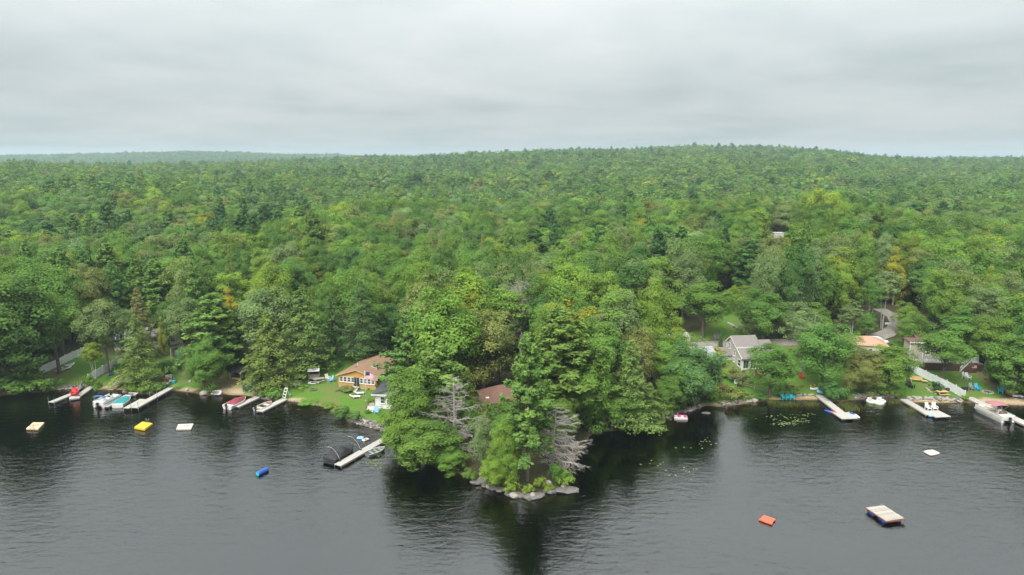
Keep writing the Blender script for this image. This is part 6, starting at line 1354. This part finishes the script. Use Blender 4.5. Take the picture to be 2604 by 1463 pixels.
# ------------------------------------------------------------------ shrubs and flowers
SH = [('shrub',872,1064,1032,58,'dark','round dark shrub on the bank of the cottage lawn'),('shrub',905,1068,1045,40,'blue','blue green shrub right of the round one on the bank'),('shrub',912,1062,1050,16,'gold','orange flowered plant above the rubble bank'),('shrub',856,1046,1036,20,'bright','low bush left of the round bank shrub'),('shrub',855,1044,1031,12,'gold','small orange flower clump at the cottage lawn edge'),
 ('shrub',880,992,980,60,'olive','flower bed along the left front wall of the tan cottage'),('shrub',985,995,968,60,'dark','dark bushes against the right wall of the tan cottage'),('shrub',975,993,984,40,'lime','low lime plants at the right corner of the tan cottage'),('shrub',942,1021,1014,24,'bright','low plant ring at the foot of the flagpole'),('shrub',936,1052,1040,18,'bright','small bush left of the white cottage steps'),
 ('shrub',1440,1232,1192,60,'bright','bright shrub at the right side of the point under the bare twigs'),('shrub',1415,1228,1180,50,'oak','shrub below the right bare tree'),('shrub',1372,1242,1214,40,'lime','low lime plants beside the tip pine'),('shrub',1345,1256,1232,36,'lime','small lime bush at the front ledge'),('shrub',1300,1256,1222,48,'bright','bush at the front left of the point'),('shrub',1392,1250,1228,34,'bright','low plants between the point rocks'),('shrub',1195,1222,1188,44,'oak','bush over the left rocks of the point'),('shrub',1256,1100,1056,74,'bright','tall bush before the left wall of the brown roofed camp'),('shrub',1304,1100,1058,70,'oak','tall bush before the right wall of the brown roofed camp'),
 ('shrub',30,1002,955,130,'oak','bank of low bushes at the far left edge'),('shrub',110,996,962,90,'oak','bushes at the water left of the plank dock'),('shrub',228,984,952,34,'bright','young bush at the end of the second white fence'),('shrub',246,997,970,30,'oak','bush at the foot of the birch clump'),('shrub',305,943,920,34,'dark','dark round bush along the second white fence'),('shrub',335,998,966,46,'bright','green shrubs right of the wooden beach steps'),('shrub',372,1002,972,50,'oak','shrubs in front of the yellow green hemlock'),('shrub',405,996,974,44,'oak','shrubs left of the longest dock'),('shrub',455,940,905,50,'blue','blue green bush in front of the teal shed'),('shrub',420,955,915,50,'blue','blue green bush above the clutter'),
 ('shrub',700,1014,985,50,'oak','bushes at the water behind the aluminium boat'),('shrub',745,968,935,70,'blue','dark blue green brush at the left corner of the cottage lawn'),('shrub',675,1010,990,36,'oak','low bush beside the root of the aluminium boat dock'),('shrub',785,1026,1016,60,'bright','strip of low plants on the cottage lawn shore'),('shrub',835,1038,1026,40,'bright','taller plants on the cottage lawn shore'),
 ('shrub',1815,908,882,56,'yellow','mass of yellow flowers beside the grey house annex'),('shrub',1800,920,890,40,'oak','green bush under the yellow flowers'),('shrub',1830,930,905,40,'dark','dark bush left of the grey house'),('shrub',1866,968,935,50,'olive','pale feathery bush below the grey house corner'),('shrub',1884,982,945,56,'tan','tall tan grass clump below the grey house'),('shrub',1825,998,984,24,'gold','upper orange flower patch in the garden'),('shrub',1818,1012,996,20,'gold','lower orange flower patch near the shore'),('shrub',1853,996,984,24,'yellow','yellow flower strip in the garden'),('shrub',1838,992,972,34,'tan','cream flowering bush in the garden'),('shrub',1860,1018,982,66,'olive','large olive shrub on the bank of the right cove'),('shrub',1812,1020,1002,34,'bright','low grass clump at the right cove beach'),('shrub',1893,1014,996,40,'bright','bush right of the large olive shrub'),('shrub',1845,958,940,44,'bright','leafy perennials below the grey house'),('shrub',1935,1018,1000,40,'dark','dark bush at the foot of the spreading shore tree'),('shrub',1985,1008,990,44,'oak','bush right of the spreading shore tree'),('shrub',2015,1008,982,50,'oak','bushes above the cyan chairs'),('shrub',2037,982,975,14,'gold','yellow flower pot on the lawn edge'),
 ('shrub',2118,1018,965,70,'dark','dense dark bush right of the angled dock root'),('shrub',2095,1000,970,44,'dark','dark bush behind the blue tube'),('shrub',2140,1016,985,44,'oak','shore bush left of the rough stones'),('shrub',2275,1010,975,50,'oak','bush between the leafy trees and the white chair dock'),('shrub',2380,998,970,36,'deep','round dark green shrub inside a ring of stones'),('shrub',2455,1018,1002,22,'lime','flowering plants at the end of the long white fence'),('shrub',2320,943,930,20,'lime','small lime shrub before the brown deck skirt'),('shrub',2540,975,930,70,'dark','dark brush right of the deck path'),('shrub',2590,1000,955,70,'oak','brush behind the kayak pile'),('shrub',2270,885,868,70,'dark','low hedge left of the beige house'),('shrub',2300,885,865,60,'oak','hedge bushes beside the dirt road'),('shrub',2190,852,838,50,'bright','roadside bushes below the birches')]
for k, px, pb, pt, w, ti, lab in SH: tree_px(k, px, pb, pt, w, ti, lab, cat='shrub')
tree_px('arborvitae', 1831, 893, 846, 15, 'dark', 'narrow dark evergreen column beside the grey house annex')
# ------------------------------------------------------------------ water plants
r = np.random.default_rng(3); V, F = [], []
for cx, cy_, n_, sx, sy in ((2005,1077,60,36,4), (1985,1062,26,34,6), (2045,1053,16,26,5), (2030,1070,22,30,5), (1640,1180,8,40,12), (1770,1130,14,50,12), (1745,1200,12,40,14), (950,1180,40,22,10), (960,1158,20,14,5)):
    for i in range(n_):
        x, y = at_z(cx+r.normal(0, sx*.6), cy_+r.normal(0, sy*.6), 0); a0 = r.uniform(0, 6.28); rr = r.uniform(.09, .17); b0 = len(V); k = 9
        V.append((x, y, .012)); V += [(x+rr*math.cos(a0+q*.66), y+rr*math.sin(a0+q*.66), .012+.004*math.sin(q*2+a0)) for q in range(k)]; F += [(b0, b0+1+q, b0+2+q) for q in range(k-1)]
me = mesh_np('lily_pads', V, F); me.materials.append(M['pad']); tag(link(bpy.data.objects.new('lily_pads', me)), 'yellow green lily pads floating in the right cove and by the point', 'lily pads', kind='stuff')
pos, nr, al = [], [], []
for cx, cy_, n_, sx, sy in ((2000,1030,420,40,7), (2060,1030,200,20,5), (2165,1040,420,26,8), (2150,1030,160,20,5), (2320,1045,160,14,8), (2275,1025,160,24,4), (2480,1030,60,14,3), (1960,1023,120,14,3)):
    for i in range(n_):
        x, y = at_z(cx+r.normal(0, sx*.6), cy_+r.normal(0, sy*.6), 0); pos.append((x, y, .12)); nr.append((r.normal(0, 1), r.normal(0, 1)-.5, .1)); al.append((r.normal(0, .18), r.normal(0, .18), 1))
q, lv = leaves(np.array(pos), np.array(nr), .62, .07, r.normal(.5, .2, len(pos)), r, along=unit(np.array(al)))
me = mesh_np('reeds', q, np.arange(len(q)).reshape(-1, 4)); attr(me, 'lv', lv); me.materials.append(M_LEAF); o = link(bpy.data.objects.new('water_grass', me)); o['tint'] = [.14, .16, .045]; tag(o, 'thin water grass standing in the right shallows', 'water grass', kind='stuff')
